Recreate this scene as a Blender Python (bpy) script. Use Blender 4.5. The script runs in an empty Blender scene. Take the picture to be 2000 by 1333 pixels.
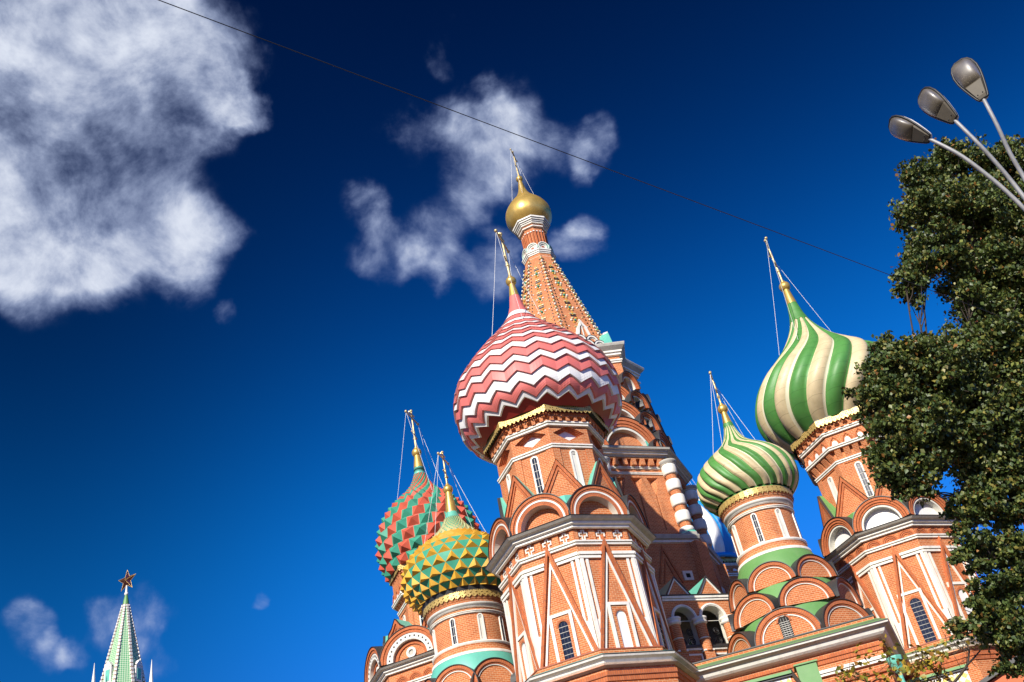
import bpy, math, random
import numpy as np
from mathutils import Vector, Matrix
from mathutils.geometry import tessellate_polygon

random.seed(7)
rng = np.random.default_rng(11)
SC = bpy.context.scene
R = math.radians
PI = math.pi

# ------------------------------------------------------------------ camera
EYE = 1.6
PITCH, ROLL = R(34.985), R(12.01)
FPX = 2034.3                      # focal length in pixels of a 2000 px wide frame
cam_d = bpy.data.cameras.new('camera')
cam_d.sensor_width = 36.0
cam_d.lens = 36.0 * FPX / 2000.0
cam_d.clip_start = 0.1
cam_d.clip_end = 20000
cam = bpy.data.objects.new('camera', cam_d)
SC.collection.objects.link(cam)
cam.matrix_world = Matrix.Translation((0, 0, EYE)) @ Matrix.Rotation(R(90) + PITCH, 4, 'X') @ Matrix.Rotation(-ROLL, 4, 'Z')
SC.camera = cam

# ------------------------------------------------------------------ light
SUN_AZ = R(-112.0)                # direction towards the sun, from +X
SUN_EL = R(30.0)
SUN_DIR = Vector((math.cos(SUN_AZ) * math.cos(SUN_EL), math.sin(SUN_AZ) * math.cos(SUN_EL), math.sin(SUN_EL)))
sun_d = bpy.data.lights.new('sun', 'SUN')
sun_d.energy = 5.0
sun_d.angle = R(0.53)
sun_d.color = (1.0, 0.93, 0.82)
sun = bpy.data.objects.new('sun', sun_d)
SC.collection.objects.link(sun)
sun.rotation_euler = (-SUN_DIR).to_track_quat('-Z', 'Y').to_euler()

SC.view_settings.view_transform = 'Standard'
SC.view_settings.look = 'None'
SC.view_settings.exposure = 0.42
SC.view_settings.gamma = 1.0
SC.render.engine = 'CYCLES'
SC.cycles.max_bounces = 6
SC.cycles.use_denoising = True


def pix_dir(x, y):
    """world direction seen at a place of the photograph (used for where far clouds stand in the sky)"""
    r2 = (x - 1000) / FPX
    u2 = (666.5 - y) / FPX
    cr, sr = math.cos(ROLL), math.sin(ROLL)
    r = r2 * cr + u2 * sr
    u = -r2 * sr + u2 * cr
    return Vector((r, math.cos(PITCH) - u * math.sin(PITCH), math.sin(PITCH) + u * math.cos(PITCH))).normalized()


def at(x, y, d):
    """point at horizontal distance d in that direction"""
    v = pix_dir(x, y)
    v = v * (d / math.hypot(v.x, v.y))
    return Vector((v.x, v.y, v.z + EYE))


# ------------------------------------------------------------------ sky
world = bpy.data.worlds.new('World')
SC.world = world
world.use_nodes = True
wt = world.node_tree
wt.nodes.clear()
SKY_STRENGTH = 0.1


def wn(kind, **kw):
    n = wt.nodes.new(kind)
    for k, v in kw.items():
        setattr(n, k, v)
    return n


def wmath(op, a, b=None, clamp=False):
    n = wn('ShaderNodeMath', operation=op, use_clamp=clamp)
    for i, s in enumerate((a, b)):
        if s is None:
            continue
        if isinstance(s, (int, float)):
            n.inputs[i].default_value = s
        else:
            wt.links.new(s, n.inputs[i])
    return n.outputs[0]


def build_sky():
    L = wt.links
    out = wn('ShaderNodeOutputWorld')
    bg = wn('ShaderNodeBackground')
    bg.inputs['Strength'].default_value = SKY_STRENGTH
    sky = wn('ShaderNodeTexSky', sky_type='NISHITA', sun_disc=False)
    sky.sun_elevation = SUN_EL
    sky.sun_rotation = math.atan2(SUN_DIR.x, SUN_DIR.y)
    sky.air_density = 1.0
    sky.dust_density = 0.3
    sky.ozone_density = 3.0
    # polarised, deep blue air: per channel power and gain
    sep = wn('ShaderNodeSeparateColor')
    L.new(sky.outputs[0], sep.inputs[0])
    comb = wn('ShaderNodeCombineColor')
    for i, (gain, p, top) in enumerate(SKY_GAIN):
        v = wmath('MULTIPLY', wmath('POWER', sep.outputs[i], p), gain)
        v = wmath('DIVIDE', v, wmath('ADD', wmath('MULTIPLY', v, 1.0 / top), 1.0))      # soft ceiling near the sun
        L.new(v, comb.inputs[i])
    tc = wn('ShaderNodeTexCoord')
    nrm = wn('ShaderNodeVectorMath', operation='NORMALIZE')
    L.new(tc.outputs['Generated'], nrm.inputs[0])
    sx = wn('ShaderNodeSeparateXYZ')
    L.new(nrm.outputs[0], sx.inputs[0])
    west_vignette = wn('ShaderNodeMapRange', interpolation_type='SMOOTHSTEP')        # lens vignette painted into the sky as a darker west
    L.new(sx.outputs[0], west_vignette.inputs['Value'])
    west_vignette.inputs['From Min'].default_value = -0.46
    west_vignette.inputs['From Max'].default_value = -0.10
    west_vignette.inputs['To Min'].default_value = 0.55
    west_vignette.inputs['To Max'].default_value = 1.0
    skyc = wn('ShaderNodeVectorMath', operation='SCALE')
    L.new(comb.outputs[0], skyc.inputs[0])
    L.new(west_vignette.outputs[0], skyc.inputs['Scale'])
    # turbulence that frays the clouds
    nz = wn('ShaderNodeTexNoise')
    nz.inputs['Scale'].default_value = 11.0
    nz.inputs['Detail'].default_value = 12.0
    nz.inputs['Roughness'].default_value = 0.63
    nz.inputs['Distortion'].default_value = 0.3
    L.new(nrm.outputs[0], nz.inputs['Vector'])
    nz2 = wn('ShaderNodeTexNoise')
    nz2.inputs['Scale'].default_value = 45.0
    nz2.inputs['Detail'].default_value = 9.0
    nz2.inputs['Roughness'].default_value = 0.55
    L.new(nrm.outputs[0], nz2.inputs['Vector'])
    warp = wn('ShaderNodeVectorMath', operation='MULTIPLY_ADD')
    sub = wn('ShaderNodeVectorMath', operation='SUBTRACT')
    nw = wn('ShaderNodeTexNoise')
    nw.inputs['Scale'].default_value = 9.0
    nw.inputs['Detail'].default_value = 6.0
    L.new(nrm.outputs[0], nw.inputs['Vector'])
    L.new(nw.outputs['Color'], sub.inputs[0])
    sub.inputs[1].default_value = (0.5, 0.5, 0.5)
    L.new(sub.outputs[0], warp.inputs[0])
    warp.inputs[1].default_value = (0.10, 0.10, 0.10)
    L.new(nrm.outputs[0], warp.inputs[2])
    wv = wn('ShaderNodeVectorMath', operation='NORMALIZE')
    L.new(warp.outputs[0], wv.inputs[0])

    def field(blobs):
        acc = None
        for (x, y, r, w) in blobs:
            w *= 0.88 if (x > 560 or y > 900) else 1.0      # the smaller clouds are thin veils
            d = pix_dir(x, y)
            ang = max(d.angle(pix_dir(x + r, y)), d.angle(pix_dir(x, y + r)))
            dt = wn('ShaderNodeVectorMath', operation='DOT_PRODUCT')
            L.new(wv.outputs[0], dt.inputs[0])
            dt.inputs[1].default_value = d
            mr = wn('ShaderNodeMapRange', interpolation_type='SMOOTHSTEP')
            L.new(dt.outputs['Value'], mr.inputs['Value'])
            mr.inputs['From Min'].default_value = math.cos(ang * 1.30)
            mr.inputs['From Max'].default_value = math.cos(ang * 0.05)
            mr.inputs['To Min'].default_value = 0.0
            mr.inputs['To Max'].default_value = w
            acc = mr.outputs[0] if acc is None else wmath('ADD', acc, mr.outputs[0])
        return acc
    f = field(CLOUDS)
    f = wmath('MINIMUM', f, 1.25)
    f = wmath('SUBTRACT', f, wmath('MULTIPLY', field(CLOUD_GAPS), 1.0))
    n = wmath('MULTIPLY', wmath('SUBTRACT', nz.outputs['Fac'], 0.5), 2.3)
    n2 = wmath('MULTIPLY', wmath('SUBTRACT', nz2.outputs['Fac'], 0.5), 0.7)
    dens = wmath('ADD', wmath('ADD', wmath('SUBTRACT', f, 0.34), n), n2)
    on = wn('ShaderNodeMapRange', interpolation_type='SMOOTHSTEP')     # no cloud away from the banks
    L.new(f, on.inputs['Value'])
    on.inputs['From Min'].default_value = 0.02
    on.inputs['From Max'].default_value = 0.5
    mr = wn('ShaderNodeMapRange', interpolation_type='SMOOTHERSTEP')
    L.new(dens, mr.inputs['Value'])
    mr.inputs['From Min'].default_value = -0.28
    mr.inputs['From Max'].default_value = 1.65
    alpha = wmath('MULTIPLY', mr.outputs[0], on.outputs[0])
    ramp = wn('ShaderNodeValToRGB')
    L.new(alpha, ramp.inputs[0])
    e = ramp.color_ramp.elements
    e[0].position = 0.0
    e[0].color = (2.2, 3.0, 5.6, 1)
    e[1].position = 0.95
    e[1].color = (5.7, 6.1, 7.0, 1)
    m = e.new(0.55)
    m.color = (3.7, 4.4, 6.3, 1)
    mix = wn('ShaderNodeMix', data_type='RGBA')
    L.new(alpha, mix.inputs[0])
    L.new(skyc.outputs[0], mix.inputs[6])
    L.new(ramp.outputs[0], mix.inputs[7])
    L.new(mix.outputs[2], bg.inputs['Color'])
    L.new(bg.outputs[0], out.inputs[0])


SKY_GAIN = [(0.014, 5.0, 0.6), (0.066, 5.3, 2.0), (0.0136, 5.05, 8.2)]   # gain, power, ceiling
CLOUDS = [  # x, y, radius, weight
    (120, 90, 330, 1.15), (310, 110, 200, 0.7), (30, 350, 240, 1.0), (190, 350, 190, 0.7), (90, 470, 150, 0.7),
    (420, 170, 110, 0.7), (500, 195, 55, 0.75), (290, 470, 120, 0.55), (380, 490, 95, 0.7), (370, 570, 60, 0.45),
    (432, 638, 30, 0.75), (240, 240, 150, 0.45), (430, 480, 50, 0.3),
    (830, 245, 80, 0.65), (920, 205, 85, 0.7), (1010, 220, 70, 0.65), (960, 270, 90, 0.6), (930, 350, 75, 0.65), (1010, 310, 60, 0.5), (1100, 270, 50, 0.6),
    (1165, 265, 50, 0.75), (835, 110, 40, 0.62), (845, 45, 36, 0.4), (955, 135, 36, 0.4), (1150, 310, 30, 0.4),
    (760, 490, 70, 0.8), (850, 480, 75, 0.75), (725, 400, 50, 0.65), (820, 530, 55, 0.45), (890, 530, 45, 0.5), (700, 470, 40, 0.35),
    (1130, 490, 50, 0.85), (1150, 445, 32, 0.6), (970, 560, 60, 0.65), (1000, 480, 50, 0.6), (940, 410, 50, 0.4),
    (15, 1235, 55, 0.75), (70, 1265, 40, 0.65), (120, 1255, 35, 0.55), (290, 1200, 60, 0.8), (300, 1290, 55, 0.7),
    (200, 1210, 45, 0.65), (490, 1180, 20, 0.8), (345, 1190, 40, 0.5),
]
CLOUD_GAPS = [(350, 150, 90, 0.22), (5, 215, 90, 0.25), (350, 255, 110, 0.38), (200, 300, 90, 0.15)]
build_sky()

# ------------------------------------------------------------------ materials
MATS = {}


def mat(name, col, rough=0.6, metal=0.0, var=0.12, vscale=1.5, bump=0.0, bscale=20.0, spec=0.5, streak=0.0, dirt=None, seam=0.0):
    """Principled material whose colour wanders with noise (weathering); dirt = colour mixed in by a second noise"""
    m = bpy.data.materials.new(name)
    m.use_nodes = True
    nt = m.node_tree
    b = nt.nodes['Principled BSDF']
    b.inputs['Roughness'].default_value = rough
    b.inputs['Metallic'].default_value = metal
    b.inputs['Specular IOR Level'].default_value = spec
    tc = nt.nodes.new('ShaderNodeTexCoord')
    src = tc.outputs['Object']
    if streak:
        mp = nt.nodes.new('ShaderNodeMapping')
        mp.inputs['Scale'].default_value = (1, 1, streak)
        nt.links.new(src, mp.inputs[0])
        src = mp.outputs[0]
    nz = nt.nodes.new('ShaderNodeTexNoise')
    nz.inputs['Scale'].default_value = vscale
    nz.inputs['Detail'].default_value = 8
    nz.inputs['Roughness'].default_value = 0.65
    nt.links.new(src, nz.inputs['Vector'])
    rp = nt.nodes.new('ShaderNodeMapRange')
    rp.inputs['From Min'].default_value = 0.3
    rp.inputs['From Max'].default_value = 0.7
    rp.inputs['To Min'].default_value = 1 - var
    rp.inputs['To Max'].default_value = 1 + var * 0.7
    nt.links.new(nz.outputs['Fac'], rp.inputs['Value'])
    mx = nt.nodes.new('ShaderNodeVectorMath')
    mx.operation = 'SCALE'
    mx.inputs[0].default_value = col
    nt.links.new(rp.outputs[0], mx.inputs['Scale'])
    last = mx.outputs[0]
    if dirt:
        n3 = nt.nodes.new('ShaderNodeTexNoise')
        n3.inputs['Scale'].default_value = vscale * 2.3
        n3.inputs['Detail'].default_value = 10
        n3.inputs['Roughness'].default_value = 0.7
        nt.links.new(src, n3.inputs['Vector'])
        r3 = nt.nodes.new('ShaderNodeMapRange')
        r3.inputs['From Min'].default_value = 0.49
        r3.inputs['From Max'].default_value = 0.72
        r3.inputs['To Max'].default_value = 0.55
        nt.links.new(n3.outputs['Fac'], r3.inputs['Value'])
        mm = nt.nodes.new('ShaderNodeMix')
        mm.data_type = 'RGBA'
        nt.links.new(r3.outputs[0], mm.inputs[0])
        nt.links.new(last, mm.inputs[6])
        mm.inputs[7].default_value = (*dirt, 1)
        last = mm.outputs[2]
    if seam:                        # soldered joints between the sheets, a little uneven
        sx = nt.nodes.new('ShaderNodeSeparateXYZ')
        nt.links.new(tc.outputs['Object'], sx.inputs[0])

        def mth(op, a, c):
            q = nt.nodes.new('ShaderNodeMath')
            q.operation = op
            for ii, vv in enumerate((a, c)):
                if isinstance(vv, (int, float)):
                    q.inputs[ii].default_value = vv
                else:
                    nt.links.new(vv, q.inputs[ii])
            return q.outputs[0]
        zz = mth('ADD', mth('DIVIDE', sx.outputs[2], seam), mth('MULTIPLY', nz.outputs['Fac'], 0.25))
        ln = mth('LESS_THAN', mth('FRACT', zz, 0.0), 0.045)
        ms = nt.nodes.new('ShaderNodeMix')
        ms.data_type = 'RGBA'
        nt.links.new(mth('MULTIPLY', ln, 0.38), ms.inputs[0])
        nt.links.new(last, ms.inputs[6])
        ms.inputs[7].default_value = (col[0] * 0.25, col[1] * 0.25, col[2] * 0.2, 1)
        last = ms.outputs[2]
    nt.links.new(last, b.inputs['Base Color'])
    if bump:
        n2 = nt.nodes.new('ShaderNodeTexNoise')
        n2.inputs['Scale'].default_value = bscale
        n2.inputs['Detail'].default_value = 4
        nt.links.new(tc.outputs['Object'], n2.inputs['Vector'])
        bp = nt.nodes.new('ShaderNodeBump')
        bp.inputs['Strength'].default_value = bump
        bp.inputs['Distance'].default_value = 0.03
        nt.links.new(n2.outputs['Fac'], bp.inputs['Height'])
        nt.links.new(bp.outputs[0], b.inputs['Normal'])
    MATS[name] = m
    return m


def brick_mat(name, c1, c2, mortar, bw=0.29, rh=0.105, ms=0.014, voronoi=False):
    m = bpy.data.materials.new(name)
    m.use_nodes = True
    nt = m.node_tree
    b = nt.nodes['Principled BSDF']
    b.inputs['Roughness'].default_value = 0.85
    b.inputs['Specular IOR Level'].default_value = 0.25
    uv = nt.nodes.new('ShaderNodeUVMap')
    br = nt.nodes.new('ShaderNodeTexBrick')
    br.inputs['Scale'].default_value = 1.0
    br.inputs['Brick Width'].default_value = bw
    br.inputs['Row Height'].default_value = rh
    br.inputs['Mortar Size'].default_value = ms
    br.inputs['Mortar Smooth'].default_value = 0.25
    br.inputs['Bias'].default_value = -0.1
    br.inputs['Color1'].default_value = (*c1, 1)
    br.inputs['Color2'].default_value = (*c2, 1)
    br.inputs['Mortar'].default_value = (*mortar, 1)
    nt.links.new(uv.outputs[0], br.inputs['Vector'])
    tc = nt.nodes.new('ShaderNodeTexCoord')
    nz = nt.nodes.new('ShaderNodeTexNoise')
    nz.inputs['Scale'].default_value = 1.1
    nz.inputs['Detail'].default_value = 9
    nz.inputs['Roughness'].default_value = 0.7
    nt.links.new(tc.outputs['Object'], nz.inputs['Vector'])
    rp = nt.nodes.new('ShaderNodeMapRange')
    rp.inputs['From Min'].default_value = 0.3
    rp.inputs['From Max'].default_value = 0.7
    rp.inputs['To Min'].default_value = 0.80
    rp.inputs['To Max'].default_value = 1.14
    nt.links.new(nz.outputs['Fac'], rp.inputs['Value'])
    mx = nt.nodes.new('ShaderNodeVectorMath')
    mx.operation = 'SCALE'
    nt.links.new(br.outputs['Color'], mx.inputs[0])
    nt.links.new(rp.outputs[0], mx.inputs['Scale'])
    n4 = nt.nodes.new('ShaderNodeTexNoise')
    n4.inputs['Scale'].default_value = 0.55
    n4.inputs['Detail'].default_value = 10
    n4.inputs['Roughness'].default_value = 0.72
    mp4 = nt.nodes.new('ShaderNodeMapping')
    mp4.inputs['Scale'].default_value = (2.2, 2.2, 0.6)
    nt.links.new(tc.outputs['Object'], mp4.inputs[0])
    nt.links.new(mp4.outputs[0], n4.inputs['Vector'])
    r4 = nt.nodes.new('ShaderNodeMapRange')
    r4.inputs['From Min'].default_value = 0.54
    r4.inputs['From Max'].default_value = 0.74
    r4.inputs['To Max'].default_value = 0.55
    nt.links.new(n4.outputs['Fac'], r4.inputs['Value'])
    m4 = nt.nodes.new('ShaderNodeMix')
    m4.data_type = 'RGBA'
    nt.links.new(r4.outputs[0], m4.inputs[0])
    nt.links.new(mx.outputs[0], m4.inputs[6])
    m4.inputs[7].default_value = (0.27, 0.085, 0.04, 1)
    nt.links.new(m4.outputs[2], b.inputs['Base Color'])
    bp = nt.nodes.new('ShaderNodeBump')
    bp.inputs['Strength'].default_value = 0.5
    bp.inputs['Distance'].default_value = 0.012
    bp.invert = True
    nt.links.new(br.outputs['Fac'], bp.inputs['Height'])
    nt.links.new(bp.outputs[0], b.inputs['Normal'])
    MATS[name] = m
    return m


BRICK = brick_mat('brick', (0.48, 0.128, 0.039), (0.61, 0.192, 0.062), (0.68, 0.38, 0.20), bw=0.235, rh=0.088, ms=0.012)
BRICK2 = brick_mat('moulded_brick', (0.48, 0.13, 0.042), (0.58, 0.18, 0.062), (0.36, 0.13, 0.07), bw=0.10, rh=0.26, ms=0.014)
WHITE = mat('white_stone', (0.80, 0.77, 0.68), 0.75, var=0.12, vscale=1.4, bump=0.15, dirt=(0.46, 0.42, 0.34), streak=0.5)
CREAM = mat('cream_plaster', (0.70, 0.68, 0.58), 0.75, var=0.10, vscale=1.0, dirt=(0.5, 0.48, 0.40))
GREY = mat('weathered_stone', (0.46, 0.44, 0.38), 0.8, var=0.2, vscale=2.0, dirt=(0.25, 0.24, 0.21))
SHEET = mat('dark_sheet_metal', (0.035, 0.035, 0.035), 0.5, var=0.2)
RUST = mat('red_painted_ledge', (0.34, 0.09, 0.04), 0.6, var=0.12)
TURQ = mat('turquoise_roof_paint', (0.13, 0.48, 0.36), 0.45, var=0.12, vscale=0.9, dirt=(0.12, 0.36, 0.29))
GREEN = mat('green_roof_paint', (0.13, 0.30, 0.085), 0.45, var=0.10, vscale=1.0, dirt=(0.19, 0.33, 0.13))
GOLD = mat('gilding', (0.72, 0.47, 0.12), 0.38, 0.6, var=0.18, vscale=2.0, dirt=(0.48, 0.32, 0.09))
STEEL = mat('gilded_steel', (0.62, 0.48, 0.22), 0.4, 0.35, var=0.05)
CHAIN = mat('chain_steel', (0.62, 0.62, 0.60), 0.45, 0.3, var=0.1)
PINK = mat('pink_dome_paint', (0.68, 0.165, 0.14), 0.50, var=0.10, vscale=0.8, dirt=(0.60, 0.20, 0.17), bump=0.15, bscale=2.5)
DOMEWHITE = mat('white_dome_paint', (0.80, 0.79, 0.75), 0.50, var=0.05, vscale=0.8, dirt=(0.66, 0.64, 0.60))
DEEPRED = mat('deep_red_dome_and_shade', (0.30, 0.025, 0.016), 0.45, var=0.1)  # dome's lowest course; also the painted red shadow among the brackets
DGREEN = mat('green_dome_paint', (0.075, 0.25, 0.050), 0.50, var=0.16, vscale=0.9, dirt=(0.12, 0.26, 0.08), seam=0.62, bump=0.25, bscale=3.0)
BEIGE = mat('beige_dome_paint', (0.64, 0.52, 0.30), 0.50, var=0.14, vscale=0.9, dirt=(0.46, 0.35, 0.18), seam=0.62, bump=0.25, bscale=3.0)
PALE = mat('pale_rib_paint', (0.72, 0.66, 0.46), 0.4, var=0.05)
CORAL = mat('coral_dome_paint', (0.56, 0.10, 0.055), 0.55, var=0.2, vscale=1.3, bump=0.15, bscale=4.0, spec=0.3)
TEAL = mat('teal_dome_paint', (0.045, 0.30, 0.19), 0.55, var=0.2, vscale=1.3, bump=0.15, bscale=4.0, spec=0.3)
YELLOW = mat('yellow_dome_paint', (0.62, 0.34, 0.035), 0.55, var=0.2, vscale=1.3, bump=0.15, bscale=4.0, spec=0.3)
STUDPALE = mat('stud_edge_paint', (0.60, 0.58, 0.30), 0.4, var=0.08)
BLUE = mat('blue_dome_paint', (0.012, 0.27, 0.62), 0.40, var=0.08)
ORANGE = mat('orange_plaster', (0.62, 0.14, 0.05), 0.7, var=0.08, vscale=0.8)
DARKIN = mat('dark_interior', (0.018, 0.017, 0.016), 0.9, var=0.2)
IRON = mat('black_iron', (0.02, 0.02, 0.02), 0.5, var=0.2)
FRESCO = mat('painted_plaster', (0.24, 0.23, 0.20), 0.85, var=0.35, vscale=2.2, dirt=(0.12, 0.12, 0.11))
BARK = mat('bark', (0.06, 0.045, 0.032), 0.9, var=0.3, vscale=5, bump=0.4)
GALV = mat('galvanised_steel', (0.40, 0.40, 0.39), 0.55, 0.25, var=0.2, vscale=7, dirt=(0.20, 0.19, 0.17))
LAMPBODY = mat('lamp_casting', (0.085, 0.07, 0.045), 0.55, 0.1, var=0.15, vscale=8)
LAMPTOP = mat('lamp_lid_paint', (0.74, 0.74, 0.72), 0.45, var=0.08, vscale=6)
CABLE = mat('black_cable', (0.03, 0.028, 0.026), 0.6, var=0.2)


def glass_mat(name, col, rough):
    m = mat(name, col, rough, 0.0, var=0.35, vscale=1.2, spec=0.8)
    return m


GLASS = glass_mat('window_glass', (0.012, 0.016, 0.028), 0.12)


def lens_mat():
    m = mat('lamp_diffuser', (0.15, 0.125, 0.09), 0.40, 0.0, var=0.45, vscale=4, spec=0.35, dirt=(0.10, 0.08, 0.045))
    b = m.node_tree.nodes['Principled BSDF']
    b.inputs['Transmission Weight'].default_value = 0.25
    b.inputs['Coat Weight'].default_value = 0.15
    b.inputs['Coat Roughness'].default_value = 0.1
    return m


LENS = lens_mat()


def lace_mat():
    """gilded sheet pierced by small holes"""
    m = mat('gilded_lace', (0.60, 0.42, 0.13), 0.45, 0.35, var=0.25, vscale=3, dirt=(0.42, 0.30, 0.10))
    nt = m.node_tree
    b = nt.nodes['Principled BSDF']
    uv = nt.nodes.new('ShaderNodeUVMap')
    v = nt.nodes.new('ShaderNodeTexVoronoi')
    v.inputs['Scale'].default_value = 9.0
    v.inputs['Randomness'].default_value = 0.35
    nt.links.new(uv.outputs[0], v.inputs['Vector'])
    mt = nt.nodes.new('ShaderNodeMath')
    mt.operation = 'GREATER_THAN'
    mt.inputs[1].default_value = 0.27
    nt.links.new(v.outputs['Distance'], mt.inputs[0])
    nt.links.new(mt.outputs[0], b.inputs['Alpha'])
    return m


LACE = lace_mat()


def tile_mat(name, a, c, s):
    """two colours in a lattice of small scales"""
    m = mat(name, a, 0.35, var=0.08)
    nt = m.node_tree
    b = nt.nodes['Principled BSDF']
    uv = nt.nodes.new('ShaderNodeUVMap')
    mp = nt.nodes.new('ShaderNodeMapping')
    mp.inputs['Rotation'].default_value = (0, 0, R(45))
    nt.links.new(uv.outputs[0], mp.inputs[0])
    ck = nt.nodes.new('ShaderNodeTexChecker')
    ck.inputs['Scale'].default_value = s
    ck.inputs['Color1'].default_value = (*a, 1)
    ck.inputs['Color2'].default_value = (*c, 1)
    nt.links.new(mp.outputs[0], ck.inputs[0])
    nt.links.new(ck.outputs[0], b.inputs['Base Color'])
    return m


TILE = tile_mat('glazed_frieze_tiles', (0.75, 0.60, 0.12), (0.75, 0.73, 0.66), 5.0)
SPIRETILE = tile_mat('spire_tiles', (0.10, 0.36, 0.15), (0.50, 0.60, 0.40), 4.6)

# ------------------------------------------------------------------ mesh builder


class MB:
    """collects faces; P(u, z, o) = a point on a wall that faces +X: u to the viewer's right, z up, o outwards"""

    def __init__(s):
        s.v = []
        s.f = []
        s.m = []
        s.sm = []
        s.mats = []
        s.uvo = {}

    def mi(s, m):
        if m not in s.mats:
            s.mats.append(m)
        return s.mats.index(m)

    def add(s, verts, faces, m, smooth=False):
        b = len(s.v)
        s.v.extend([tuple(p) for p in verts])
        k = s.mi(m)
        for f in faces:
            s.f.append([b + i for i in f])
            s.m.append(k)
            s.sm.append(smooth)

    def poly(s, pts, m, smooth=False):
        s.add(pts, [list(range(len(pts)))], m, smooth)

    # ---- wall-plane helpers (local wall facing +X)
    def face(s, loop, o, m, holes=()):
        loops = [[Vector((u, z, 0)) for u, z in loop]] + [[Vector((u, z, 0)) for u, z in h] for h in holes]
        flat = [q for lp in loops for q in lp]
        s.add([(o, q.x, q.y) for q in flat], [list(t) for t in tessellate_polygon(loops)], m)

    def sides(s, loop, o0, o1, m, closed=True):
        n = len(loop)
        vs = [(o0, u, z) for u, z in loop] + [(o1, u, z) for u, z in loop]
        s.add(vs, [[i, (i + 1) % n, n + (i + 1) % n, n + i] for i in range(n if closed else n - 1)], m)

    def slab(s, loop, o0, o1, m, side=None, back=False):
        s.face(loop, o1, m)
        s.sides(loop, o0, o1, side or m)
        if back:
            s.face(loop, o0, side or m)

    def rect(s, u0, u1, z0, z1, o0, o1, m):
        s.slab([(u0, z0), (u1, z0), (u1, z1), (u0, z1)], o0, o1, m)

    def strip(s, path, w, o0, o1, m, closed=False):
        """a raised band of width w along a path in the wall"""
        n = len(path)
        L, Rr = [], []
        for i in range(n):
            a = path[(i - 1) % n] if (closed or i > 0) else path[i]
            c = path[(i + 1) % n] if (closed or i < n - 1) else path[i]
            p = path[i]
            d0 = Vector((p[0] - a[0], p[1] - a[1]))
            d1 = Vector((c[0] - p[0], c[1] - p[1]))
            if d0.length < 1e-9:
                d0 = d1
            if d1.length < 1e-9:
                d1 = d0
            d0.normalize()
            d1.normalize()
            n0 = Vector((-d0.y, d0.x))
            n1 = Vector((-d1.y, d1.x))
            t = n0 + n1
            t = t / max(t.length_squared, 0.3) * 2
            L.append((p[0] + t.x * w / 2, p[1] + t.y * w / 2))
            Rr.append((p[0] - t.x * w / 2, p[1] - t.y * w / 2))
        k = n if closed else n - 1
        for i in range(k):
            j = (i + 1) % n
            q = [Rr[i], Rr[j], L[j], L[i]]
            s.add([(o1, *p) for p in q] + [(o0, *p) for p in q], [[0, 1, 2, 3], [0, 4, 5, 1], [2, 6, 7, 3]], m)
        if not closed:
            for i in (0, n - 1):
                s.poly([(o0, *Rr[i]), (o1, *Rr[i]), (o1, *L[i]), (o0, *L[i])], m)

    def arc(s, cu, cz, r0, r1, o0, o1, m, n=24, a0=0.0, a1=PI, ky=1.0, edge=None):
        """raised half ring, radii r0 < r1"""
        k = n + 1
        A = [a0 + (a1 - a0) * i / n for i in range(k)]
        vs = []
        for o, r in ((o1, r0), (o1, r1), (o0, r1), (o0, r0)):
            vs += [(o, cu + r * math.cos(a), cz + ky * r * math.sin(a)) for a in A]
        rm = (r0 + r1) / 2
        for base, va, vb, mm in ((0, r0, r1, m), (k, o1, o0, edge or m), (3 * k, o0, o1, edge or m)):
            q = len(s.f)
            nxt = {0: k, k: 2 * k, 3 * k: 0}[base]
            s.add(vs, [[base + i, base + i + 1, nxt + i + 1, nxt + i] for i in range(n)], mm)
            for i in range(n):          # bricks stand radially in the ring
                s.uvo[q + i] = [(A[i] * rm, va), (A[i + 1] * rm, va), (A[i + 1] * rm, vb), (A[i] * rm, vb)]
        for i in (0, n):
            s.add(vs, [[i, k + i, 2 * k + i, 3 * k + i]], m)

    # ---- general solids
    def box(s, c, x, y, z, m):
        c, x, y, z = Vector(c), Vector(x), Vector(y), Vector(z)
        vs = [c + sx * x + sy * y + sz * z for sx in (-1, 1) for sy in (-1, 1) for sz in (-1, 1)]
        s.add(vs, [[0, 1, 3, 2], [4, 6, 7, 5], [0, 4, 5, 1], [2, 3, 7, 6], [0, 2, 6, 4], [1, 5, 7, 3]], m)

    def lathe(s, prof, m, n=48, phase=0.0, smooth=True, c=(0, 0), mats=None):
        """prof = [(r, z), ...]; n = 8 with phase gives an octagon (r = radius to its corners)"""
        vs = []
        for r, z in prof:
            for i in range(n):
                a = phase + 2 * PI * i / n
                vs.append((c[0] + r * math.cos(a), c[1] + r * math.sin(a), z))
        base = len(s.v)
        s.v.extend(vs)
        for k in range(len(prof) - 1):
            fs = [[k * n + i, k * n + (i + 1) % n, (k + 1) * n + (i + 1) % n, (k + 1) * n + i] for i in range(n)]
            kk = s.mi(mats[k] if mats else m)
            for f in fs:
                s.f.append([base + i for i in f])
                s.m.append(kk)
                s.sm.append(smooth)

    def tube(s, pts, rad, m, n=8, cap=True):
        pts = [Vector(p) for p in pts]
        rads = rad if isinstance(rad, (list, tuple)) else [rad] * len(pts)
        vs = []
        ref = None
        for i, p in enumerate(pts):
            d = (pts[min(i + 1, len(pts) - 1)] - pts[max(i - 1, 0)]).normalized()
            if ref is None:
                ref = d.orthogonal().normalized()
            x = (ref - d * ref.dot(d)).normalized()
            ref = x
            y = d.cross(x)
            for k in range(n):
                a = 2 * PI * k / n
                vs.append(p + (x * math.cos(a) + y * math.sin(a)) * rads[i])
        fs = []
        for i in range(len(pts) - 1):
            for k in range(n):
                fs.append([i * n + k, i * n + (k + 1) % n, (i + 1) * n + (k + 1) % n, (i + 1) * n + k])
        s.add(vs, fs, m, True)
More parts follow.
